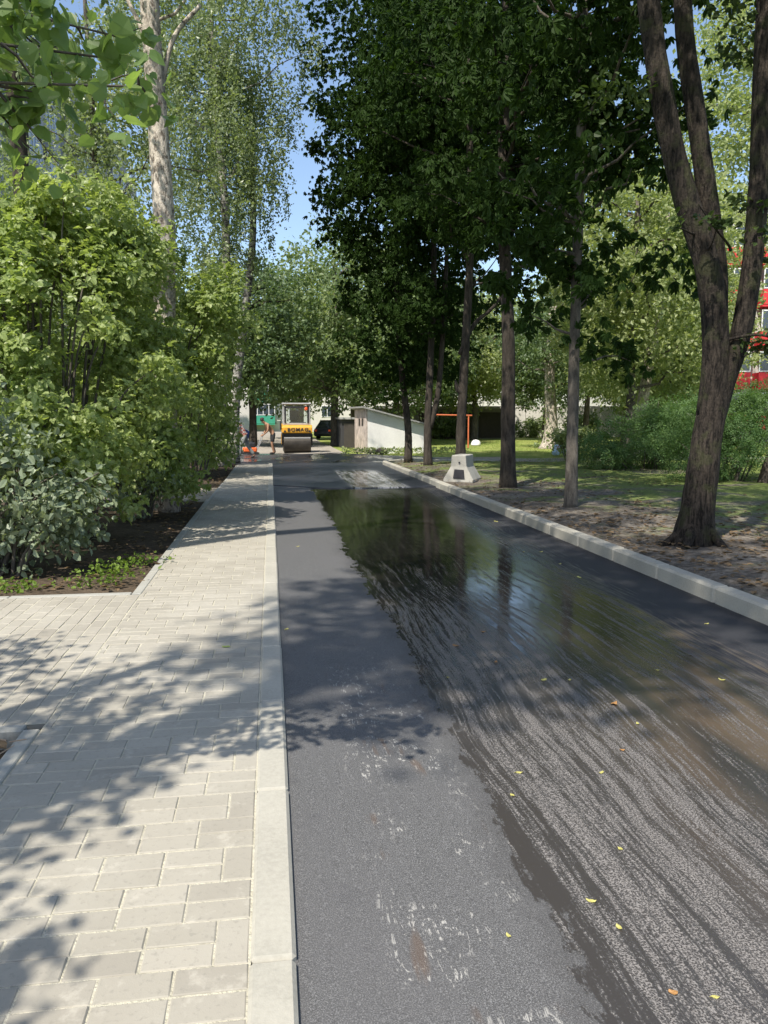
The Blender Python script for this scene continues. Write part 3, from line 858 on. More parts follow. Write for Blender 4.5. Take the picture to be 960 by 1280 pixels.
bush('dogwood_shrub', 'low shrub with greyish green leaves at the corner of the side path', (-2.75, 7.75, 0),
     [cl((0, 0, .85), (1.15, .75, .95), 100, 30, .26), cl((-.9, .2, 1.4), (.7, .6, .7), 40, 30, .26), cl((.75, .1, .6), (.5, .5, .5), 26, 28, .2)], L_grey, T_OVAL, .085, 75, 46, None, .4, .7, outw=.5)
bush('privet_shrub', 'small dark shrub under the bushes where the sidewalk widens', (-1.95, 11.9, 0),
     [cl((0, 0, .55), (.6, .7, .5), 34, 26, .22)], L_grey, T_OVAL, .08, 76, 16, None, .4)
bush('box_elder_bush', 'shadowed bush at the foot of the leaning birch', (-2.1, 25.6, 0),
     [cl((0, 0, 1.0), (.95, 1.3, 1.2), 60, 36, .36)], L_back3, T_OVAL, .12, 77, 16, None)

# ------------------------------------------------------------------ bushes on the right
FB = 'feathery dark green bushes on the lawn'
bush('tamarisk_bush', 'feathery dark green bush left of the big forked tree', (10.9, 20.9, 0),
     [cl((-.2, 0, .9), (1.4, 1.1, 1.0), 90, 44, .42, flat=.6), cl((.9, .2, 1.3), (1.0, 1.0, .9), 44, 44, .42), cl((-1.6, .2, .6), (.7, .7, .5), 20, 36, .34)], L_fern, T_PINN, .30, 81, 26, FB, .4, .6)
bush('tamarisk_bush', 'feathery dark green bush right of the big forked tree', (10.3, 16.7, 0),
     [cl((.1, 0, 1.1), (1.2, 1.1, 1.15), 90, 44, .4, flat=.6), cl((1.3, .2, 1.6), (1.0, 1.0, 1.0), 44, 44, .42)], L_fern, T_PINN, .28, 82, 26, FB, .4, .6)
bush('spirea_bush', 'small sunlit yellow-green bush at the edge of the lawn', (11.2, 27.5, -.1),
     [cl((0, 0, .8), (1.1, .8, .7), 44, 34, .34)], L_back2, T_OVAL, .13, 83, 16, None)
# leaning dark stump-like trunk at the right edge
m = trunk_mb(random.Random(5), [(0, 0, -.1), (.12, 0, .5), (.36, 0, 1.1), (.7, 0, 2.0), (1.0, 0, 3.2)], .16, .10, 12, .3)
t = thing('leaning_tree', 'dark trunk leaning right at the right edge, beside the feathery bush', 'tree', (11.1, 16.0, 0))
m.obj('trunk', B_dark, t, smooth=True)
rn = np.random.default_rng(8); mc = MB(); P, out, C = crown_points(rn, (1.4, 0, 4.4), (1.4, 1.4, 1.3), 44, 46, .45, .5, .3, .6)
V, F = leaves(rn, P, T_OVAL, .1, .4, None, out, .2); mc.np(V, F); mc.obj('crown', L_back3, t)

# ------------------------------------------------------------------ background trees
def bg_tree(seed, mat, H, cr, zb, size=.24, n=90, per=48, r0=.22, bark=B_grey):
    return dict(seed=seed, mat=mat, H=H, cr=cr, zb=zb, size=size, n=n, per=per, r0=r0, bark=bark)
protos = {}
def put_bg(key, spec, x, y, label, rz=0, s=1.0, group='trees standing beyond the lawn and the roller', name='broadleaf_tree'):
    if key not in protos:
        H, cr, zb = spec['H'], spec['cr'], spec['zb']
        rr = random.Random(spec['seed'])
        pts = [(0, 0, -.2), (rr.uniform(-.15, .15), 0, H*.2), (rr.uniform(-.3, .3), rr.uniform(-.2, .2), H*.5), (0, 0, H*.85)]
        zc = (zb+H)/2; rz_ = (H-zb)/2
        cro = [dict(c=(0, 0, zc), r=(cr, cr, rz_), nclump=spec['n'], per=spec['per'], cr=cr*.27, shell=.38, lump=.35, flat=.65)]
        o = bark_tree(name, label, 'tree', (x, y, -.14), pts, spec['r0'], spec['r0']*.4, spec['bark'], spec['mat'], cro, spec['seed'], group, T_OVAL if spec['size'] < .2 else T_RHOMB, spec['size'], 22, .09, .4, 10, .3)
        protos[key] = o
    else:
        o = copy_tree(protos[key]); o.location = (x, y, -.14); o['label'] = label; o['group'] = group
    o.rotation_euler = (0, 0, rz); o.scale = (s, s, s)
    return o
A = bg_tree(101, L_back3, 11.5, 4.2, 1.7, .27, 230, 90, .26, B_dark)
Bt = bg_tree(102, L_back, 12.5, 4.6, 1.9, .27, 240, 90, .28)
Ct = bg_tree(103, L_back2, 11.0, 4.2, 1.4, .26, 220, 80, .22)
Dt = bg_tree(104, L_back2, 14.0, 4.8, 2.8, .26, 240, 80, .26)
# centre, behind the roller
put_bg('A', A, -1.0, 44, 'dark green tree whose low branches hang over the road left of the roller', 0, .92)
put_bg('B', Bt, 3.9, 47, 'broad green tree with twin trunks right behind the roller', 1.2, 1.0)
put_bg('B', Bt, 7.9, 49, 'green tree rising behind the white shed', 2.6, .93)
put_bg('C', Ct, 2.2, 60, 'pale green tree farther back above the roller cab', .5, 1.2)
put_bg('A', A, 11.5, 56, 'dark tree behind the orange carpet-beating frame', 2.0, 1.0)
put_bg('C', Ct, -7.0, 50, 'pale tree far left beyond the parked blue car', 2.2, 1.1)
put_bg('B', Bt, -11.0, 38, 'tree in front of the grey apartment block', 3.0, .95)
# beyond the lawn
put_bg('C', Ct, 15.5, 58, 'pale green tree beyond the lawn, left of the ivy-covered trunk', .9, 1.1)
put_bg('A', A, 20.5, 56, 'dark tree to the right of the ivy-covered trunk', 3.9, .85)
put_bg('D', Dt, 24.5, 58, 'tall pale tree beyond the lawn, right of the middle', 0, 1.0)
put_bg('B', Bt, 20.0, 40, 'mid green tree on the lawn behind the small sunlit bush', 4.4, .8)
put_bg('C', Ct, 17.5, 31, 'sunlit tree on the lawn just left of the big forked trunk', 1.7, .72)
put_bg('D', Dt, 16.9, 33, 'tall sunlit tree seen between the stems of the forked tree', 2.1, .92)
put_bg('D', Dt, 21.8, 21.5, 'sunlit tree at the right edge, behind the forked tree', 3.3, .80)
put_bg('D', Dt, 12.9, 26.5, 'bright leafy tree filling the gap behind the leaning pale trunk', 1.0, .78)
put_bg('C', Ct, 22.5, 47, 'pale tree in front of the red-balconied block', 5.0, 1.0)
put_bg('B', Bt, 33.0, 62, 'tall tree behind, near the red-balconied block', .3, 1.3)
put_bg('A', A, 17.0, 72, 'dark tree far behind the middle of the lawn', .3, 1.25)
put_bg('B', Bt, 8.0, 74, 'large tree far behind the shed', 1.0, 1.35)
put_bg('C', Ct, 26.0, 75, 'pale tree in the far background right of the lawn', 1.3, 1.3)
bark_tree('broadleaf_tree', 'tall tree with a high pale crown above the red balconies', 'tree', (27.5, 37, -.14), [(0, 0, -.2), (.2, 0, 5), (-1, 0, 10), (-2.5, 0, 17)], .25, .1, B_grey, L_back2,
          [dict(c=(-2.4, 0, 17.0), r=(5.6, 4.2, 7.5), nclump=340, per=80, cr=1.2, shell=.4, lump=.3, flat=.65)], 105, None, T_RHOMB, .26, 22, .09, .4, 10, .3)
for x, y, rz, sc_ in ((10.5, 60.5, 0, 1), (14.0, 61, 2, 1.2), (18.5, 64, 1, 1.3), (22.5, 64.5, 3, 1.1), (27, 64.2, 4, 1.4), (32, 64, 5, 1.2)):
    if 'sh' not in protos:
        rn = np.random.default_rng(66); protos['sh'] = bush('garden_bush', 'loose green bush growing along the garages and pale wall beyond the lawn', (x, y, -.15), [cl((0, 0, .8), (1.4, 1.0, .8), 50, 40, .4)], L_back, T_RHOMB, .22, 66, 10, 'bushes along the far wall')
        o = protos['sh']
    else: o = copy_tree(protos['sh']); o.location = (x, y, -.15)
    o.rotation_euler = (0, 0, rz); o.scale = (sc_,)*3
# leaning pale trunk seen between bush and forked tree
m = trunk_mb(random.Random(6), [(0, 0, -.15), (.1, 0, 1.2), (.35, 0, 3.2), (.75, 0, 6.0), (.9, 0, 9)], .26, .12, 12, .25)
t = thing('leaning_poplar', 'poplar with a pale leaning trunk behind the feathery bush', 'tree', (13.55, 27.3, -.12))
m.obj('trunk', B_pop, t, smooth=True)
rn = np.random.default_rng(18); mc = MB(); P, out, C = crown_points(rn, (.9, 0, 8.6), (2.6, 2.4, 3.2), 80, 46, .7, .45, .3, .6)
V, F = leaves(rn, P, T_RHOMB, .2, .4, None, out, .2); mc.np(V, F); mc.obj('crown', L_back2, t)
# thick ivy-clad trunk
t = thing('ivy_tree', 'thick old tree on the lawn, its trunk clad in ivy and sunlit bark', 'tree', (15.3, 41.0, -.14))
tp = [(0, 0, -.1), (.05, 0, 1.5), (-.1, 0, 4), (0, 0, 8)]
tr = trunk_mb(random.Random(9), tp, .42, .2, 14, .7).obj('trunk', B_pop, t, smooth=True)
rn = np.random.default_rng(19)
n = 420; a = rn.uniform(0, 2*PI, n); z = rn.uniform(0, 1, n)**1.4*3.4; r_ = .44+.5*np.exp(-z/.4)
P = np.stack([np.cos(a)*r_, np.sin(a)*r_, z], -1); out = np.stack([np.cos(a), np.sin(a), a*0], -1)
mc = MB(); V, F = leaves(rn, P[(np.sin(a*3+z*2) > -.1)], T_OVAL, .17, .1, .6); mc.np(V, F); mc.obj('ivy', L_back, t)
mc = MB(); P, out, C = crown_points(rn, (0, 0, 6.2), (3.4, 3.2, 3.3), 110, 50, .9, .42, .35, .6)
V, F = leaves(rn, P, T_RHOMB, .24, .4, None, out, .2); mc.np(V, F); mc.obj('crown', L_back3, t)
limbs_mb(random.Random(3), tp, C[:20], .09).obj('limbs', B_grey, tr, smooth=True)

# ------------------------------------------------------------------ grass, weeds, litter
def stuff(name, P, tmpl, size, mat, seed, up, tilt=None, label=None):
    rn = np.random.default_rng(seed); V, F = leaves(rn, P, tmpl, size, up, tilt)
    m = MB(); m.np(V, F); return m.obj(name, mat, kind='stuff', label=label)
L_grass = mat_leaf('grass_blade', (.11, .17, .035), (.25, .28, .08), 0.4, .6, .2, .8)
L_dead = mat_leaf('dead_leaf', (.07, .045, .025), (.24, .17, .10), .15, .7, .2, 3.0)
T_BLADE = (np.array([(0, -.03, 0), (0, .03, 0), (1, .008, .12), (1, -.008, .12)], float), np.array([(0, 1, 2, 3)]))
def blades(rn, x0, x1, y0, y1, n, z, mask=None, clump=.35):
    nc = max(1, n//14)
    cx = rn.uniform(x0, x1, nc); cy = rn.uniform(y0, y1, nc)
    i = rn.integers(0, nc, n)
    x = cx[i]+rn.normal(0, clump*.25, n); y = cy[i]+rn.normal(0, clump*.25, n)
    return np.stack([x, y, np.full(n, z)], -1)
rn = np.random.default_rng(90)
P1 = blades(rn, 9, 34, 18, 27.8, 32000, .02, clump=.6); P2 = blades(rn, 4.4, 36, 32, 56, 60000, -.16, clump=.9)
P3 = blades(rn, 5.6, 16, 6, 26, 5000, .01, clump=.5)
Pg = np.concatenate([P1, P2, P3])
V, F = leaves(rn, Pg, T_BLADE, .10, 0, -2.0)
m = MB(); m.np(V, F); m.obj('lawn_grass', L_grass, kind='stuff', label='short patchy grass of the lawn beyond the chestnut trees')
# weeds along the bed
P = np.concatenate([np.stack([rn.normal(cx, .12, 90), rn.normal(cy, .07, 90), rn.uniform(0, h, 90)], -1) for cx, cy, h in ((-1.62, 7.1, .16), (-1.45, 7.35, .18), (-2.2, 6.98, .1), (-2.5, 6.98, .08), (-1.35, 8.2, .10), (-1.5, 7.7, .12), (-3.2, 6.95, .07))])
stuff('weeds', P, T_OVAL, .045, mat_leaf('weed_leaf', (.10, .17, .02), (.19, .27, .05), .4, .5, .3, 3), 91, .3, -.5, 'small bright green weeds at the edge of the planting bed')
# leaf litter
def litter(rn, x0, x1, y0, y1, n, z):
    return np.stack([rn.uniform(x0, x1, n), rn.uniform(y0, y1, n), rn.uniform(z-.006, z+.02, n)], -1)
Pl = np.concatenate([litter(rn, 3.98, 9, 3.5, 26, 2600, .045), litter(rn, 4.0, 6.6, 4.5, 13, 1300, .035),
                     litter(rn, -3.2, -1.22, 6.85, 14.4, 900, .0), litter(rn, -3.0, -1.22, 2.6, 3.7, 420, -.01), litter(rn, -2.5, -1.1, 17.3, 26, 300, 0)])
stuff('leaf_litter', Pl, T_OVAL, .075, L_dead, 92, .85, 0, 'dry brown leaves and twigs scattered on the bare soil')
# twigs and chips in the near bed
m = MB(); rr = random.Random(17)
for i in range(150):
    x, y = (rr.uniform(-1.75, -1.22), rr.uniform(2.8, 3.72)) if i < 80 else (rr.uniform(4.1, 7), rr.uniform(5, 14))
    a = rr.uniform(0, PI); L = rr.uniform(.03, .11); z = .0 if i < 80 else .045
    m.tube([(x, y, z+.005), (x+math.cos(a)*L, y+math.sin(a)*L, z+rr.uniform(0, .02))], [.004, .002], 5, False)
m.obj('twigs', mat_plain('dry_twig', (.30, .22, .15), .8), kind='stuff', label='thin dry twigs lying on the bare soil')

# yellow leaves on the paving: every one an object
yl = mat_plain('yellow_leaf', (.45, .42, .13), .55, var=.25, sc_=30)
yl2 = mat_plain('brown_leaf', (.38, .20, .07), .6, var=.25, sc_=30)
gl = mat_plain('green_leaf', (.22, .30, .06), .55, var=.25, sc_=30)
def leaf_mesh(mat, seed):
    rr = random.Random(seed)
    m = MB(); n = 10; c = [(0, 0, .006)]
    ring = [(math.cos(2*PI*i/n)*(.5+.12*rr.random()), math.sin(2*PI*i/n)*(.30-.12*math.cos(2*PI*i/n)+.08*rr.random()), .002+.26*rr.random()*abs(math.cos(2*PI*i/n))) for i in range(n)]
    vs = c+ring+[(0, 0, .0)]+[(a, b, z-.02) for a, b, z in ring]
    fs = [(0, 1+i, 1+(i+1) % n) for i in range(n)]+[(n+1, n+2+(i+1) % n, n+2+i) for i in range(n)]+[(1+i, n+2+i, n+2+(i+1) % n, 1+(i+1) % n) for i in range(n)]
    m.add(vs, fs); me = m.mesh('fallen_leaf'); me.materials.append(mat); return me
lm = [leaf_mesh(yl, 1), leaf_mesh(yl, 2), leaf_mesh(yl2, 3), leaf_mesh(gl, 4)]
def P2G(px, py, z):   # only used to list where the leaves lie on the road (metres)
    f = 961.0; pt = math.atan2(117, f); ya = -rad(8.345)
    x = (px-480)/f; u = -(py-640)/f
    X, Y, Z = x, u*math.sin(pt)+math.cos(pt), u*math.cos(pt)-math.sin(pt)
    X, Y = X*math.cos(ya)-Y*math.sin(ya), X*math.sin(ya)+Y*math.cos(ya)
    k = (z-1.5)/Z; return X*k, Y*k
spots = [(768, 880, 2, .07), (680, 850, 0, .05), (902, 850, 0, .05), (648, 970, 0, .045), (738, 1133, 0, .04), (752, 966, 0, .035), (774, 1166, 0, .03), (620, 828, 2, .05), (570, 808, 2, .06),
         (822, 838, 0, .04), (778, 938, 2, .035), (775, 1062, 0, .028), (700, 705, 0, .06), (724, 722, 0, .07), (676, 690, 0, .06), (560, 850, 0, .03), (604, 790, 2, .06), (655, 690, 0, .05),
         (841, 1247, 2, .03), (883, 780, 0, .05), (635, 1185, 0, .025), (358, 800, 0, .045), (372, 690, 0, .05), (620, 652, 0, .08), (640, 1000, 1, .03), (712, 850, 0, .03), (797, 905, 0, .03), (893, 1250, 0, .03)]
for i, (px, py, k, s) in enumerate(spots):
    x, y = P2G(px, py, -.1)
    zz = -.098+float(fall(np.array(x), np.array(y)))
    o = bpy.data.objects.new('fallen_leaf', lm[k if k else i % 2]); link(o)
    o.location = (x, y, zz); s *= .8; o.scale = (s, s*R.uniform(.7, 1.1), s); o.rotation_euler = (0, 0, R.uniform(0, 6))
    brown = (k == 2)
    tag(o, 'small brown fallen leaf lying on the dark asphalt' if brown else 'small yellow fallen leaf lying on the dark asphalt', 'leaf', 'brown leaves fallen on the road' if brown else 'yellow leaves fallen on the road')
for px, py, s in ((283, 809, .05),):
    x, y = P2G(px, py, 0)
    o = bpy.data.objects.new('fallen_leaf', lm[3]); link(o); o.location = (x, y, .003); o.scale = (s, s, s)
    tag(o, 'single green leaf lying in the middle of the paved sidewalk', 'leaf')

# ------------------------------------------------------------------ concrete barrier block
M['block'] = mat_concrete('block_concrete', (.36, .35, .315), .4)
M['black'] = mat_plain('black_paint', (.018, .018, .024), .6)
t = thing('concrete_block', 'white-washed concrete barrier block with a dark painted square, beside the kerb', 'barrier', (4.50, 17.9, .0), rad(-28))
def block_section():
    # profile across the block (x,z)
    return [(-.36, 0), (-.36, .07), (-.19, .38), (-.17, .64), (.17, .64), (.19, .38), (.36, .07), (.36, 0)]
m = MB(); pr = block_section(); n = len(pr)
vs = [(x, -.34+.04*(z > .3), z) for x, z in pr]+[(x, .52-.06*(z > .3), z) for x, z in pr]
m.add(vs, [tuple(range(n)), tuple(range(2*n-1, n-1, -1))]+[(k, k+n, (k+1) % n+n, (k+1) % n) for k in range(n)])
o = m.obj('body', M['block'], t)
bv = o.modifiers.new('b', 'BEVEL'); bv.width = .018; bv.segments = 2
m = MB(); m.add([(-.12, -.353, .10), (.16, -.351, .09), (.13, -.343, .30), (-.09, -.343, .31)], [(0, 1, 2, 3)]); m.add([(-.12, -.345, .10), (.16, -.345, .09), (.13, -.31, .30), (-.09, -.31, .31)], [(3, 2, 1, 0)])
m.obj('painted_square', M['black'], t)
m = MB(); m.cyl((0.02, -.32, .47), (0.02, -.29, .47), .022, seg=10); m.obj('lifting_hole', M['black'], t)

# ------------------------------------------------------------------ shed
M['white'] = mat_plain('whitewash', (.72, .71, .69), .85, .2, var=.08, sc_=1.5)
M['brick'] = mat_plain('pinkish_render', (.55, .47, .42), .9, .2, var=.35, sc_=3)
M['slate'] = mat_plain('roof_sheet', (.30, .30, .29), .8, .3, var=.15)
M['dkwood'] = mat_plain('dark_wood', (.05, .042, .036), .8)
t = thing('shed', 'low white-washed shed with a sloping grey sheet roof', 'shed')
Ax, Ay = 4.45, 36.0; Bx, By = 4.0, 37.6; Cx, Cy = 7.25, 36.3
d = Vector((Cx-Ax, Cy-Ay, 0)); b = Vector((-.10, 1, 0)).normalized()*2.6
def sh(u, v, z): p = Vector((Ax, Ay, 0))+d*u+b*v; return (p.x, p.y, z)
zA, zC = 1.98, 1.20
m = MB(); m.add([sh(0,0,-.2), sh(1,0,-.2), sh(1,1,-.2), sh(0,1,-.2), sh(0,0,zA), sh(1,0,zC), sh(1,1,zC), sh(0,1,zA)], [(0,1,5,4),(1,2,6,5),(2,3,7,6),(4,5,6,7),(3,2,1,0)])
m.obj('wall', M['white'], t)
m = MB(); m.add([sh(-.006,-.003,-.2), sh(-.006,1.0,-.2), sh(-.006,1.0,zA), sh(-.006,-.003,zA), sh(.02,0,-.2), sh(.02,1,-.2), sh(.02,1,zA), sh(.02,0,zA)], [(0,3,2,1),(0,4,7,3),(1,2,6,5)])
m.obj('side_wall', M['brick'], t, label='pinkish weathered side wall of the shed')
m = MB()
a0 = [sh(-.09, -.12, zA+.08), sh(1.08, -.12, zC-.05+.07), sh(1.08, 1.1, zC-.05+.07), sh(-.09, 1.1, zA+.08)]
m.add(a0+[(x, y, z-.07) for x, y, z in a0], [(0,1,2,3),(7,6,5,4),(0,4,5,1),(1,5,6,2),(2,6,7,3),(3,7,4,0)])
m.obj('roof', M['slate'], t)
for i in range(2):
    m = MB(); m.add([sh(-.012, .22+.26*i, 1.15), sh(-.012, .36+.26*i, 1.15), sh(-.012, .36+.26*i, 1.5), sh(-.012, .22+.26*i, 1.5)], [(0,3,2,1)])
    m.obj('vent', M['dkwood'], t)
# dark garage left of it, further back
t = thing('garage', 'dark low garage in the shade left of the white shed', 'garage')
m = MB(); m.box(3.95, 43.5, -.2, 6.0, 46.5, 1.45); m.obj('wall', mat_plain('dark_wall', (.04, .04, .044), .9), t)  # wall in one near-black tone
m = MB(); m.box(3.85, 43.3, 1.452, 6.1, 46.7, 1.56); m.obj('roof', M['slate'], t)
m = MB(); m.box(4.1, 43.46, -.18, 5.2, 43.495, 1.25); m.obj('door', M['dkwood'], t)
# brick pallet against the shed wall
t = thing('brick_stack', 'small pinkish stack of bricks leaning against the white shed wall', 'bricks', (6.35, 36.55, -.12), .45)
m = MB()
for z in range(6):
    for i in range(3): m.box(-.36+.245*i, -.1, .085*z, -.36+.245*i+.235, .1, .085*z+.078, .004)
m.obj('bricks', mat_plain('pink_brick', (.42, .27, .20), .9, var=.3, sc_=5), t)
m = MB(); m.box(-.40, -.14, .515, .40, .14, .545, .004); m.obj('board', M['dkwood'], t)
# rubble heap
m = MB(); rr = random.Random(2)
for i in range(26):
    a = rr.uniform(0, 6.28); r_ = rr.uniform(0, .45); s = rr.uniform(.05, .12)
    Mx = Matrix.Translation((math.cos(a)*r_, math.sin(a)*r_*.6, .05+(.45-r_)*.4*rr.random())) @ Matrix.Rotation(rr.uniform(0, 3), 4, Vector((rr.random(), rr.random(), rr.random())).normalized())
    m.box(-s, -s*.7, -s*.6, s, s*.7, s*.6, .02, Mx)
o = m.obj('rubble_heap', mat_plain('dark_rubble', (.12, .10, .09), .9, var=.4)); o.location = (4.95, 35.2, -.1); tag(o, 'small dark heap of rubble in front of the shed corner', 'rubble')
P = np.stack([rn.uniform(3.2, 9, 900), rn.normal(35.2, .4, 900), rn.uniform(-.1, .12, 900)], -1)
stuff('weeds', P, T_OVAL, .12, L_back2, 93, .2, -.8, 'dry yellowish weeds growing along the foot of the shed')

# ------------------------------------------------------------------ road roller
M['yellow'] = mat_plain('yellow_paint', (.62, .30, .02), .4, .5, var=.15)
M['steel'] = mat_plain('drum_steel', (.045, .038, .03), .5, .5, .3, var=.4, sc_=3)  # drum colour darkened in place of the tree shade on it
M['machblk'] = mat_plain('machine_black', (.022, .022, .025), .5)
M['grey'] = mat_plain('machine_grey', (.33, .33, .33), .5)
M['red'] = mat_plain('orange_red_lamp', (.75, .10, .03), .4)
M['rubber'] = mat_plain('rubber', (.02, .02, .02), .8)
def glass_mat():
    t = NT('clear_glass'); b = t.n('ShaderNodeBsdfPrincipled'); b.inputs['Base Color'].default_value = (.8, .9, .9, 1)
    tr = t.n('ShaderNodeBsdfTransparent'); tr.inputs[0].default_value = (.85, .9, .9, 1)
    gl_ = t.n('ShaderNodeBsdfGlossy'); gl_.inputs['Roughness'].default_value = .05
    mx = t.n('ShaderNodeMixShader'); mx.inputs[0].default_value = .05
    t.l(tr.outputs[0], mx.inputs[1]); t.l(gl_.outputs[0], mx.inputs[2]); return t.done(mx.outputs[0])
M['glass'] = glass_mat()
def roller():
    t = thing('road_roller', 'yellow tandem road roller with a cab, facing the camera on the fresh asphalt', 'road roller', (1.2, 35.3, -.07))
    # front drum
    for yy in (0, 2.0):
        m = MB(); m.tube([(-.62, yy+.42, .42), (-.60, yy+.42, .42), (.60, yy+.42, .42), (.62, yy+.42, .42)], [.39, .42, .42, .39], 40)
        m.tube([(-.66, yy+.42, .42), (.66, yy+.42, .42)], [.14, .14], 16)
        dr = m.obj('drum', M['steel'], t, smooth=False)
        m = MB(); m.box(-.60, yy+.06 if yy == 0 else yy+.80, .66, .60, yy+.10 if yy == 0 else yy+.84, .72, .005); m.obj('scraper', M['grey'], t)
        for s in (-1, 1):
            m = MB(); m.prism_x([(yy+.12, .84), (yy+.72, .84), (yy+.56, .34), (yy+.28, .34)], s*.67-.03, s*.67+.03); m.obj('drum_yoke', M['yellow'] if yy else M['machblk'], t)
    m = MB(); m.box(-.68, .14, .76, .68, 2.75, .90, .02); m.obj('frame', M['machblk'], t)
    # bonnet
    m = MB(); m.prism_x([(.05, .90), (.02, .94), (.04, 1.16), (.12, 1.26), (.75, 1.28), (.75, .90)], -.68, .68)
    o = m.obj('bonnet', M['yellow'], t); bv = o.modifiers.new('b', 'BEVEL'); bv.width = .03; bv.segments = 2
    for s in (-1, 1):
        m = MB(); m.cyl((s*.56, .03, .99), (s*.56, -.012, .99), .05, seg=14); h = m.obj('headlight', M['machblk'], o)
    # lettering on the bonnet
    cu = bpy.data.curves.new('lettering', 'FONT'); cu.body = 'BOMAG'; cu.size = .25; cu.extrude = .004; cu.align_x = 'CENTER'; cu.offset = .006
    cu.space_character = 1.12
    tmp = bpy.data.objects.new('lettering', cu); COL.objects.link(tmp)
    bpy.context.view_layer.update()
    me = bpy.data.meshes.new_from_object(tmp.evaluated_get(bpy.context.evaluated_depsgraph_get())); bpy.data.objects.remove(tmp)
    me.materials.append(M['machblk'])
    L = bpy.data.objects.new('lettering', me); link(L, o); L.location = (0.03, .005, .99); L.rotation_euler = (rad(90), 0, 0); L.scale = (1.0, .9, 1)
    # rear body
    m = MB(); m.box(-.68, 1.95, .9, .68, 2.9, 1.32, .04); m.obj('engine_cover', M['yellow'], t)
    m = MB(); m.box(-.60, .76, .90, .60, 1.94, 1.02, .01); m.obj('floor_plate', M['machblk'], t)
    # cab frame
    for x in (-.60, .60):
        for y_ in (.66, 1.86): m = MB(); m.box(x-.035, y_-.035, 1.03, x+.035, y_+.035, 2.198, .008); m.obj('cab_post', M['grey'], t)
    m = MB(); m.box(-.564, .63, 1.28, .564, .69, 1.36, .005); m.obj('crossbar', M['grey'], t)
    m = MB(); m.box(-.68, .55, 2.2, .68, 1.98, 2.28, .03); m.obj('cab_roof', M['grey'], t)
    m = MB(); m.box(-.565, .655, 1.362, .565, .663, 2.098); m.obj('windscreen', M['glass'], t)
    m = MB()
    for x in (-.52, .52): m.box(x-.04, .60, 1.36, x+.04, .625, 2.12, .004)
    m.box(-.56, .60, 2.04, .56, .625, 2.13, .004); m.obj('screen_surround', M['machblk'], t)
    m = MB(); m.box(-.3, 1.35, 1.02, .12, 1.75, 1.45, .05); m.box(-.3, 1.68, 1.45, .12, 1.8, 1.95, .05); m.obj('seat', M['machblk'], t)
    m = MB(); m.box(-.35, .78, 1.02, .45, .98, 1.40, .03); m.obj('dashboard', M['machblk'], t)
    m = MB(); c0 = Vector((.14, 1.05, 1.52)); ring = [c0+Vector((math.cos(a)*.19, math.sin(a)*.10, math.sin(a)*.16)) for a in np.linspace(0, 2*PI, 21)]
    m.tube(ring, [.018]*21, 6, False); m.cyl((.14, .95, 1.36), (.14, 1.05, 1.52), .02); m.obj('steering_wheel', M['machblk'], t)
    m = MB(); m.tube([(.44, .60, 1.94), (.44, .60, 1.98), (.44, .6, 2.06), (.44, .6, 2.09)], [.06, .075, .07, .03], 14); m.obj('warning_lamp', M['red'], t)
    m = MB(); m.box(-.78, .35, 1.05, -.70, .50, 1.45, .02); m.cyl((-.70, .45, 1.1), (-.62, .6, 1.1), .015); m.obj('mirror', M['machblk'], t)
roller()

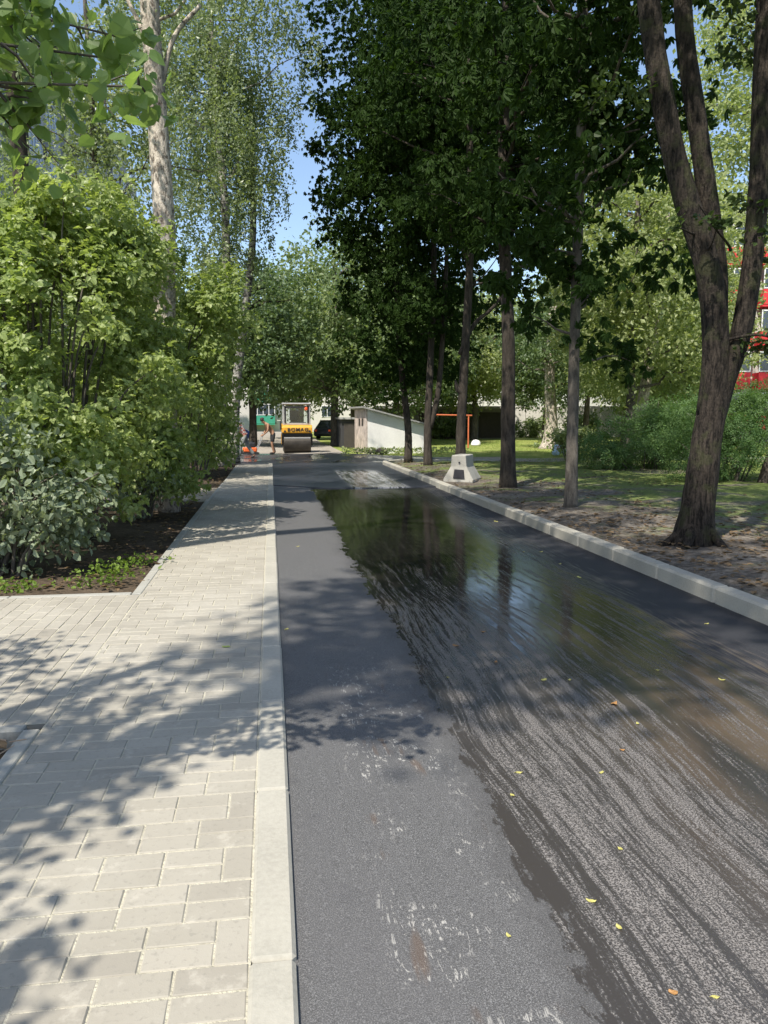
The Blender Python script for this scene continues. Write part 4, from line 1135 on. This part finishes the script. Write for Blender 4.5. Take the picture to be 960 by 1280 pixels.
# ------------------------------------------------------------------ cars
M['tyre'] = M['rubber']; M['rim'] = mat_plain('rim_alloy', (.5, .5, .52), .35, .5, .7)
M['darkglass'] = mat_plain('car_window', (.03, .04, .05), .08, .6, bump=0)
def car(label, loc, rz, paint):
    t = thing('parked_car', label, 'car', loc, rz, 'cars parked beyond the road works')
    # body profile along x (length 4.1), loft across y
    low = [(-2.02, .42), (-2.0, .72), (-1.85, .86), (-1.1, .92), (1.0, .90), (1.75, .84), (2.02, .66), (2.05, .38), (1.9, .22), (-1.9, .22)]
    def loft(pts, ys, name, mat, parent):
        m = MB(); n = len(pts); vs = []; fs = []
        for y_, kx, kz in ys: vs += [(x*kx, y_, .22+(z-.22)*kz) for x, z in pts]
        for r in range(len(ys)-1):
            for k in range(n): fs.append((r*n+k, r*n+(k+1) % n, (r+1)*n+(k+1) % n, (r+1)*n+k))
        fs.append(tuple(range(n-1, -1, -1))); fs.append(tuple(range((len(ys)-1)*n, len(ys)*n)))
        m.add(vs, fs); return m.obj(name, mat, parent, smooth=False)
    b = loft(low, [(-.84, .97, .92), (-.78, 1, 1), (.78, 1, 1), (.84, .97, .92)], 'body', paint, t)
    bv = b.modifiers.new('b', 'BEVEL'); bv.width = .04; bv.segments = 2
    m = MB()
    a0 = [(-1.75, -.74, .88), (.95, -.74, .90), (.95, .74, .90), (-1.75, .74, .88)]; a1 = [(-1.2, -.58, 1.44), (.15, -.58, 1.46), (.15, .58, 1.46), (-1.2, .58, 1.44)]
    m.add(a0+a1, [(0,1,5,4),(1,2,6,5),(2,3,7,6),(3,0,4,7),(4,5,6,7)]); cab = m.obj('cabin', M['darkglass'], t)
    m = MB(); m.box(-1.22, -.6, 1.442, .17, .6, 1.49, .02)
    for s in (-1, 1):
        for a, c in (((-1.76, s*.745, .88), (-1.2, s*.585, 1.45)), ((.96, s*.745, .90), (.15, s*.585, 1.46)), ((-.35, s*.745, .9), (-.4, s*.585, 1.45))): m.cyl(a, c, .035, seg=6)
    m.obj('roof', paint, t)
    for x in (-1.3, 1.3):
        for s in (-1, 1):
            m = MB(); m.tube([(x, s*.68, .30), (x, s*.70, .30), (x, s*.85, .30), (x, s*.87, .30)], [.25, .30, .30, .25], 20); w = m.obj('wheel', M['tyre'], t)
            m = MB(); m.cyl((x, s*.86, .30), (x, s*.885, .30), .17, seg=12); m.obj('rim', M['rim'], w)
    for s in (-1, 1):
        m = MB(); m.box(1.93, s*.6-.14, .60, 2.07, s*.6+.14, .72, .03); m.obj('headlight', M['rim'], t)
        m = MB(); m.box(-2.05, s*.62-.1, .60, -1.96, s*.62+.1, .76, .02); m.obj('tail_light', M['red'], t)
    return t
car('blue car parked at the left behind the worker in grey trousers', (-3.55, 56, -.12), .15, mat_plain('blue_paint', (.035, .07, .28), .3))
car('dark blue car parked just right of the roller, in tree shade', (5.1, 62, -.12), 1.0, mat_plain('navy_paint', (.025, .03, .05), .3))

# ------------------------------------------------------------------ people
SKIN = mat_plain('skin', (.30, .165, .10), .6, .3, var=.06)  # tanned skin, darkened further for the shade on the worker's back
def skin_obj(name, verts, edges, radii, mat, parent, root=0, sub=2):
    me = bpy.data.meshes.new(name); me.from_pydata([tuple(v) for v in verts], edges, [])
    o = bpy.data.objects.new(name, me); COL.objects.link(o)
    md = o.modifiers.new('s', 'SKIN'); md.use_smooth_shade = True
    for i, r_ in enumerate(radii):
        a = me.skin_vertices[0].data[i]; rr_ = r_ if isinstance(r_, tuple) else (r_, r_); a.radius = rr_; a.use_root = (i == root)
    sb = o.modifiers.new('u', 'SUBSURF'); sb.levels = sub; sb.render_levels = sub
    dg = bpy.context.evaluated_depsgraph_get(); dg.update()
    m2 = bpy.data.meshes.new_from_object(o.evaluated_get(dg)); bpy.data.objects.remove(o)
    m2.materials.clear(); m2.materials.append(mat)
    m2.polygons.foreach_set('use_smooth', [True]*len(m2.polygons))
    ob = bpy.data.objects.new(name, m2); link(ob, parent); return ob
def person(label, loc, rz, J, shirt, pants, hair, shoes, shirt_on=True, shorts=False, group=None):
    """J: joints in local coordinates, facing +x"""
    t = thing('person', label, 'person', loc, rz, group)
    names = list(J.keys()); V = []; E = []; Rr = []; ix = {}
    def add(k, p, r_): ix[k] = len(V); V.append(Vector(p)); Rr.append(r_)
    for k, r_ in (('pelvis', .13), ('waist', .115), ('chest', .15), ('neck', .06), ('head', .075), ('top', .09)): add(k, J[k], r_)
    E += [(0, 1), (1, 2), (2, 3), (3, 4), (4, 5)]
    for s in ('l', 'r'):
        for k, r_ in (('sh', .065), ('el', .045), ('wr', .03)): add(s+k, J[s+k], r_)
        E += [(ix['chest'], ix[s+'sh']), (ix[s+'sh'], ix[s+'el']), (ix[s+'el'], ix[s+'wr'])]
        wr, el = Vector(J[s+'wr']), Vector(J[s+'el']); d_ = (wr-el).normalized()
        side = d_.cross(Vector((0, 0, 1)));  side = side.normalized() if side.length > .1 else Vector((0, 1, 0))
        add(s+'pm', wr+d_*.06, .026); E.append((ix[s+'wr'], ix[s+'pm']))
        nrm_ = side.cross(d_)
        for q in range(4):
            b0 = wr+d_*.085+side*(q-1.5)*.021; L_ = (.03, .036, .033, .025)[q]
            add(f'{s}f{q}a', b0, .010); add(f'{s}f{q}b', b0+d_*L_+nrm_*.008, .009); add(f'{s}f{q}c', b0+d_*L_*1.6+nrm_*.03, .008)
            E += [(ix[s+'pm'], ix[f'{s}f{q}a']), (ix[f'{s}f{q}a'], ix[f'{s}f{q}b']), (ix[f'{s}f{q}b'], ix[f'{s}f{q}c'])]
        add(s+'ta', wr+d_*.035+side*.035, .011); add(s+'tb', wr+d_*.07+side*.055+nrm_*.01, .010)
        E += [(ix[s+'wr'], ix[s+'ta']), (ix[s+'ta'], ix[s+'tb'])]
        for k, r_ in (('hp', .09), ('kn', .062), ('an', .042), ('to', .035)): add(s+k, J[s+k], r_)
        E += [(0, ix[s+'hp']), (ix[s+'hp'], ix[s+'kn']), (ix[s+'kn'], ix[s+'an']), (ix[s+'an'], ix[s+'to'])]
    skin_obj('body', V, E, Rr, SKIN, t)
    if shirt_on:
        v = [J['waist'], J['chest'], J['neck']]; r2 = [.145, .178, .075]; e = [(0, 1), (1, 2)]
        v = [Vector(J['pelvis']).lerp(Vector(J['waist']), .3)]+v; r2 = [.15]+r2; e = [(0, 1), (1, 2), (2, 3)]
        for s in ('l', 'r'):
            b = len(v); v += [J[s+'sh'], Vector(J[s+'sh']).lerp(Vector(J[s+'el']), .75)]; r2 += [.085, .07]; e += [(2, b), (b, b+1)]
        skin_obj('shirt', [Vector(p) for p in v], e, r2, shirt, t, 1)
    v = [Vector(J['pelvis']).lerp(Vector(J['waist']), .35), J['pelvis']]; r2 = [.140, .150]; e = [(0, 1)]
    for s in ('l', 'r'):
        b = len(v)
        if shorts: v += [J[s+'hp'], Vector(J[s+'hp']).lerp(Vector(J[s+'kn']), .9)]; r2 += [.108, .095]; e += [(1, b), (b, b+1)]
        else: v += [J[s+'hp'], J[s+'kn'], Vector(J[s+'kn']).lerp(Vector(J[s+'an']), .93)]; r2 += [.105, .08, .068]; e += [(1, b), (b, b+1), (b+1, b+2)]
    skin_obj('shorts' if shorts else 'trousers', [Vector(p) for p in v], e, r2, pants, t, 1)
    for s in ('l', 'r'):
        a, b = Vector(J[s+'an']), Vector(J[s+'to'])
        skin_obj('shoe', [a+Vector((0, 0, -.02)), a.lerp(b, .6)+Vector((0, 0, -.01)), b+(b-a).normalized()*.03], [(0, 1), (1, 2)], [.058, .05, .042], shoes, t, 0, 1)
    # head: features
    h, tp_, nk = Vector(J['head']), Vector(J['top']), Vector(J['neck'])
    upv = (tp_-h).normalized(); f_ = Vector(J.get('face', (1, 0, 0))); f_ = (f_-upv*f_.dot(upv)).normalized(); sd = upv.cross(f_)
    m = MB(); c = h.lerp(tp_, .8)-f_*.012
    for i in range(7):
        pass
    segs = 12; vs = []; fs = []
    for i in range(6):
        ph = (i/5)*rad(88)
        for k in range(segs):
            a = 2*PI*k/segs; vs.append(c+upv*(math.cos(ph)*.125)+(f_*math.cos(a)+sd*math.sin(a))*(math.sin(ph)*.104))
    for i in range(5):
        for k in range(segs): fs.append((i*segs+k, i*segs+(k+1) % segs, (i+1)*segs+(k+1) % segs, (i+1)*segs+k))
    fs.append(tuple(range(5*segs, 6*segs)))
    m.add(vs, fs); m.obj('hair', hair, t, smooth=True)
    m = MB()
    for s in (-1, 1):
        m = MB(); p = h.lerp(tp_, .35)+f_*.085+sd*s*.032; m.tube([p-f_*.01, p, p+f_*.008], [.004, .014, .004], 8)
        m.obj('eye', M['machblk'], t)
    m = MB(); p = h.lerp(tp_, .1)+f_*.085; m.tube([p+upv*.03, p+f_*.022, p-upv*.012], [.008, .014, .006], 8); m.obj('nose', SKIN, t, smooth=True)
    m = MB(); p = h-upv*.03+f_*.078; m.tube([p-sd*.025, p+f_*.005, p+sd*.025], [.003, .007, .003], 6); m.obj('mouth', SKIN, t, smooth=True)
    for s in (-1, 1):
        m = MB(); p = h.lerp(tp_, .2)+sd*s*.09; m.tube([p-upv*.03, p+sd*s*.012, p+upv*.03], [.006, .014, .008], 6); m.obj('ear', SKIN, t, smooth=True)
    return t
def plaid():
    t = NT('checked_shirt'); p = t.coord(); w = t.n('ShaderNodeTexChecker'); t.l(p, w.inputs[0]); w.inputs['Scale'].default_value = 14
    w.inputs['Color1'].default_value = (.45, .13, .10, 1); w.inputs['Color2'].default_value = (.6, .55, .52, 1)
    return t.done(t.bsdf(w.outputs[0], .9, .2))
jl = dict(pelvis=(.0, 0, .88), waist=(.07, 0, 1.02), chest=(.18, 0, 1.24), neck=(.27, 0, 1.42), head=(.31, 0, 1.50), top=(.33, 0, 1.62), face=(1, 0, -.4),
          lsh=(.20, .19, 1.33), lel=(.30, .25, 1.07), lwr=(.50, .16, .98), rsh=(.20, -.19, 1.33), rel=(.32, -.26, 1.08), rwr=(.53, -.12, 1.0),
          lhp=(.0, .1, .84), lkn=(.18, .12, .46), lan=(.22, .12, .08), lto=(.37, .13, .04), rhp=(.0, -.1, .84), rkn=(-.14, -.11, .47), ran=(-.38, -.1, .12), rto=(-.26, -.1, .04))
# left worker: striding, body turned to the left (towards -x) and to the camera
person('road worker in a red checked shirt and grey trousers striding behind the bush', (-1.02, 30.9, -.07), rad(185), jl, plaid(),
       mat_plain('grey_trousers', (.20, .21, .20), .9), mat_plain('brown_hair', (.10, .06, .04), .8), mat_plain('dark_shoes', (.03, .028, .026), .7), group=None)
jr = dict(pelvis=(-.08, 0, .90), waist=(-.02, 0, 1.04), chest=(.12, 0, 1.22), neck=(.26, 0, 1.36), head=(.33, 0, 1.41), top=(.40, 0, 1.51), face=(1, 0, -1),
          lsh=(.16, .19, 1.30), lel=(.20, .24, 1.02), lwr=(.36, .14, .86), rsh=(.16, -.19, 1.30), rel=(.20, -.24, 1.02), rwr=(.36, -.12, .86),
          lhp=(-.08, .1, .86), lkn=(-.0, .12, .46), lan=(-.08, .12, .08), lto=(.08, .13, .04), rhp=(-.08, -.1, .86), rkn=(-.06, -.11, .46), ran=(-.2, -.11, .08), rto=(-.05, -.12, .04))
person('road worker with a bare tanned back and black shorts pushing the plate compactor', (.02, 34.6, -.07), rad(192), jr, None,
       mat_plain('black_shorts', (.02, .02, .022), .9), mat_plain('dark_hair', (.03, .02, .015), .8), mat_plain('black_shoes', (.02, .02, .02), .7), shirt_on=False, shorts=True)
# plate compactor
t = thing('plate_compactor', 'orange plate compactor with a long handle held by the bare-backed worker', 'compactor', (-.85, 34.45, -.07), rad(12))
m = MB(); m.prism([(-.42, -.25), (.30, -.25), (.30, .25), (-.42, .25)], .02, .09); m.prism([(-.55, -.22), (-.42, -.25), (-.42, .25), (-.55, .22)], .07, .14); m.obj('plate', M['rubber'], t)
m = MB(); m.box(-.36, -.2, .10, .22, .2, .30, .04); m.obj('housing', mat_plain('orange_paint', (.70, .13, .03), .5), t)
m = MB(); m.box(-.12, -.13, .30, .16, .13, .52, .04); m.cyl((.02, 0, .52), (.02, 0, .58), .09, seg=12); m.obj('engine', M['machblk'], t)
m = MB()
for s in (-.14, .14): m.tube([(.22, s, .22), (.38, s, .5), (.52, s, .92)], [.018]*3, 8)
m.cyl((.52, -.16, .92), (.52, .16, .92), .02, seg=8); m.obj('handle', M['grey'], t)
m = MB(); m.box(-.75, -.1, .12, -.36, .15, .22, .03); m.obj('water_tank', mat_plain('dull_green', (.10, .13, .07), .6), t)

# seated person on the lawn
js = dict(pelvis=(0, 0, .12), waist=(.03, 0, .26), chest=(.12, 0, .44), neck=(.22, 0, .58), head=(.28, 0, .62), top=(.34, 0, .72), face=(1, 0, -.7),
          lsh=(.15, .17, .50), lel=(.30, .2, .32), lwr=(.45, .15, .18), rsh=(.15, -.17, .50), rel=(.30, -.2, .32), rwr=(.45, -.12, .18),
          lhp=(.02, .1, .12), lkn=(.36, .16, .34), lan=(.62, .14, .08), lto=(.75, .14, .05), rhp=(.02, -.1, .12), rkn=(.36, -.16, .3), ran=(.62, -.14, .08), rto=(.75, -.14, .05))
person('person in pale blue clothes sitting hunched on the sunlit lawn', (12.35, 32.4, -.15), rad(15), js, mat_plain('pale_blue_cloth', (.42, .55, .72), .9),
       mat_plain('pale_blue_trousers', (.38, .5, .68), .9), mat_plain('fair_hair', (.3, .2, .12), .8), M['rubber'])
m = MB(); m.box(-.16, -.1, 0, .16, .1, .34, .07); t = thing('bag', 'orange-red bag standing on the lawn beside the sitting person', 'bag', (13.25, 32.5, -.15))
m.obj('sack', mat_plain('orange_bag', (.6, .16, .08), .8), t)
m = MB(); m.tube([(-.1, 0, .33), (-.08, 0, .45), (.08, 0, .45), (.1, 0, .33)], [.012]*4, 6); m.obj('handle', M['machblk'], t)

# ------------------------------------------------------------------ carpet frame, white block, walls beyond the lawn
M['orange'] = mat_plain('orange_pipe', (.55, .14, .06), .6)
t = thing('carpet_beating_frame', 'orange-red pipe frame for beating carpets behind the white shed', 'pipe frame', (8.6, 42.0, -.15))
m = MB()
m.cyl((0, 0, 0), (0, 0, 1.85), .04); m.obj('post', M['orange'], t)
m = MB(); m.cyl((2.4, .3, 0), (2.4, .3, 1.80), .04); m.obj('post', M['orange'], t)
m = MB(); m.cyl((-.15, -.02, 1.86), (2.6, .32, 1.81), .04); m.obj('crossbar', M['orange'], t)
m = MB(); rr = random.Random(12)
m.tube([(0, 0, -.05), (0, 0, .1), (.02, 0, .32), (.03, 0, .50), (.05, 0, .56)], [.30, .31, .27, .18, .06], 14, True, .15, rr)
o = m.obj('boulder', M['white'], smooth=True); o.scale = (1, 1, .6); o.location = (12.3, 45.5, -.12); tag(o, 'rounded white-painted boulder at the far side of the lawn', 'boulder')
# row of dark garages + pale wall
t = thing('garage_row', 'row of low grey garages with dark doors beyond the lawn', 'garages', (0, 0, 0))
m = MB(); m.box(9.0, 62, -.2, 19.5, 66, 2.3); m.obj('wall', mat_plain('grey_render', (.22, .215, .205), .9), t)
m = MB(); m.box(8.8, 61.7, 2.302, 19.7, 66.3, 2.5); m.obj('roof', M['slate'], t)
for i in range(4): m = MB(); m.box(9.5+i*2.5, 61.94, -.1, 11.4+i*2.5, 61.985, 2.0); m.obj('door', M['dkwood'], t)
m = MB()
for i in range(12): m.box(19.8+i*2.6, 66, -.2, 19.8+i*2.6+2.55, 66.25, 2.6, .02)
tag(m.obj('boundary_wall', mat_plain('pale_wall', (.62, .60, .56), .9)), 'long pale panel wall beyond the lawn', 'wall')

# ------------------------------------------------------------------ buildings
M['panel'] = mat_plain('grey_panel', (.36, .37, .40), .85, .2, var=.1, sc_=.6)
M['balc'] = mat_plain('balcony_sheet', (.42, .43, .47), .7, .3, var=.12)
M['win'] = mat_plain('window_glass', (.05, .065, .085), .12, .6, bump=0)
M['wframe'] = mat_plain('white_frame', (.78, .78, .78), .6)
M['redp'] = mat_plain('red_panel', (.62, .035, .045), .6, .4, var=.06)
M['pale'] = mat_plain('pale_panel', (.58, .56, .53), .85, .2, var=.08, sc_=.7)
M['green'] = mat_plain('green_panel', (.04, .30, .20), .6)

def grid_building(name, label, origin, rz, L, D, floors, fh, bay, wallmat, balmat, cols_bal, cols_win, roofmat, corrug=False, z0=-.2, plinth=.8, winw=1.5):
    """facade on local y=0 facing -y, running along +x"""
    t = thing(name, label, 'apartment block', origin, rz)
    H = plinth+floors*fh+.7
    m = MB(); m.box(0, 0, z0, L, D, H); m.obj('wall', wallmat, t)
    m = MB(); m.box(-.2, -.25, H+.002, L+.2, D+.2, H+.3, .03); m.obj('roof', roofmat, t)
    nb = 0; nw = 0
    wm = bm_ = None
    for fl in range(floors):
        zb = plinth+fl*fh
        for c in cols_win:
            x = c*bay
            if wm is None:
                m = MB()
                m.box(-winw/2, -.05, 0, winw/2, -.002, .07); m.box(-winw/2, -.05, 1.38, winw/2, -.002, 1.45)
                for q in (-winw/2, -.035, winw/2-.07): m.box(q, -.048, .071, q+.07, -.002, 1.379)
                wm = m.mesh('window'); wm.materials.append(M['wframe'])
                m = MB(); m.box(-winw/2+.06, -.03, .06, winw/2-.06, -.004, 1.39); wg = m.mesh('pane'); wg.materials.append(M['win'])
            o = bpy.data.objects.new('window', wm); link(o, t); o.location = (x, 0, zb+.95)
            g = bpy.data.objects.new('pane', wg); link(g, o)
        for c in cols_bal:
            x = c*bay
            if bm_ is None:
                m = MB(); w = bay*.42
                m.box(-w, -1.2, 0, w, 0, .16)
                if corrug:
                    k = 0; q = -w
                    while q < w-.01:
                        m.box(q, -1.22-(.03 if k % 2 else 0), .161, min(q+.09, w), -1.19-(.03 if k % 2 else 0), 1.2); q += .09; k += 1
                else: m.box(-w, -1.23, .161, w, -1.17, 1.15)
                m.box(-w, -1.17, .161, -w+.05, 0, 1.15); m.box(w-.05, -1.17, .161, w, 0, 1.15)
                bm_ = m.mesh('balcony'); bm_.materials.append(balmat)
                m = MB()
                m.box(-w, -1.2, 2.5, w, -1.14, 2.58); m.box(-w, -1.2, 1.201, w, -1.14, 1.27)
                for q in np.linspace(-w, w-.07, 5): m.box(q, -1.2, 1.271, q+.07, -1.14, 2.499)
                bf = m.mesh('glazing_frame'); bf.materials.append(M['wframe'])
                m = MB(); m.box(-w+.05, -1.18, 1.25, w-.05, -1.16, 2.52); bg = m.mesh('pane'); bg.materials.append(M['win'])
            o = bpy.data.objects.new('balcony', bm_); link(o, t); o.location = (x, 0, zb)
            f1 = bpy.data.objects.new('glazing_frame', bf); link(f1, o)
            g = bpy.data.objects.new('pane', bg); link(g, o)
    return t
# left block parallel to the road, facing +x (shaded)
grid_building('apartment_block', 'tall grey apartment block with ribbed balconies behind the bushes on the left', (-14, 36, -.1), rad(90), 48, 12, 9, 2.8, 3.0, M['panel'], M['balc'],
              [1, 4, 5.2, 8, 10, 12, 13.3, 15], [2.4, 6.6, 9, 11, 14.2], M['slate'], True)
# red balconies on the right
grid_building('apartment_block', 'pale apartment block with bright red balconies behind the forked tree', (28.5, 52, -.1), rad(-14), 34, 12, 5, 2.8, 3.4, M['pale'], M['redp'],
              [1.0, 2.0, 3.2, 5.5, 7.5], [4.4, 6.5, 8.7], M['slate'], False)
# pale block straight ahead
grid_building('apartment_block', 'pale sunlit apartment block far behind the roller', (-16, 98, -.1), 0, 50, 12, 4, 2.8, 3.4, M['pale'], M['green'],
              [4.45], [1, 2.4, 3.3, 5.6, 6.8, 9.8, 11], M['slate'], False)
grid_building('apartment_block', 'pale apartment block glimpsed beyond the lawn', (44, 96, -.1), 0, 60, 12, 5, 2.8, 3.4, M['pale'], M['balc'],
              [2, 6, 10], [1, 3, 4, 5, 7, 8], M['slate'], False)

# ------------------------------------------------------------------ world, sun, camera
EL = rad(55); to_sun = Vector((-.62*math.cos(EL), -.785*math.cos(EL), math.sin(EL)))
w = bpy.data.worlds.new('World'); sc.world = w; w.use_nodes = True
nt = w.node_tree; nt.nodes.clear()
sky = nt.nodes.new('ShaderNodeTexSky'); sky.sky_type = 'NISHITA'; sky.sun_disc = False
sky.sun_elevation = EL; sky.sun_rotation = math.atan2(to_sun.x, to_sun.y); sky.air_density = 1.0; sky.dust_density = 1.2; sky.ozone_density = 1.0
bg = nt.nodes.new('ShaderNodeBackground'); bg.inputs[1].default_value = .15
ou = nt.nodes.new('ShaderNodeOutputWorld'); nt.links.new(sky.outputs[0], bg.inputs[0]); nt.links.new(bg.outputs[0], ou.inputs[0])
sl = bpy.data.lights.new('sun', 'SUN'); sl.energy = 4.6; sl.angle = rad(.55); sl.color = (1, .93, .82)
so = bpy.data.objects.new('sun', sl); link(so); so.rotation_euler = to_sun.to_track_quat('Z', 'Y').to_euler()
cam = bpy.data.cameras.new('camera'); co = bpy.data.objects.new('camera', cam); link(co)
cam.sensor_fit = 'VERTICAL'; cam.sensor_height = 36; cam.lens = 961/1280*36; cam.clip_end = 2000; cam.clip_start = .05
co.location = (0, 0, 1.5); co.rotation_euler = (rad(90-6.941), 0, rad(-8.345))
sc.camera = co
sc.view_settings.view_transform = 'Standard'; sc.view_settings.look = 'None'; sc.view_settings.gamma = 1; sc.view_settings.use_curve_mapping = False
sc.view_settings.exposure = .62
sc.cycles.max_bounces = 6; sc.cycles.diffuse_bounces = 4; sc.cycles.glossy_bounces = 2; sc.cycles.transmission_bounces = 4; sc.cycles.transparent_max_bounces = 6
sc.cycles.use_denoising = True
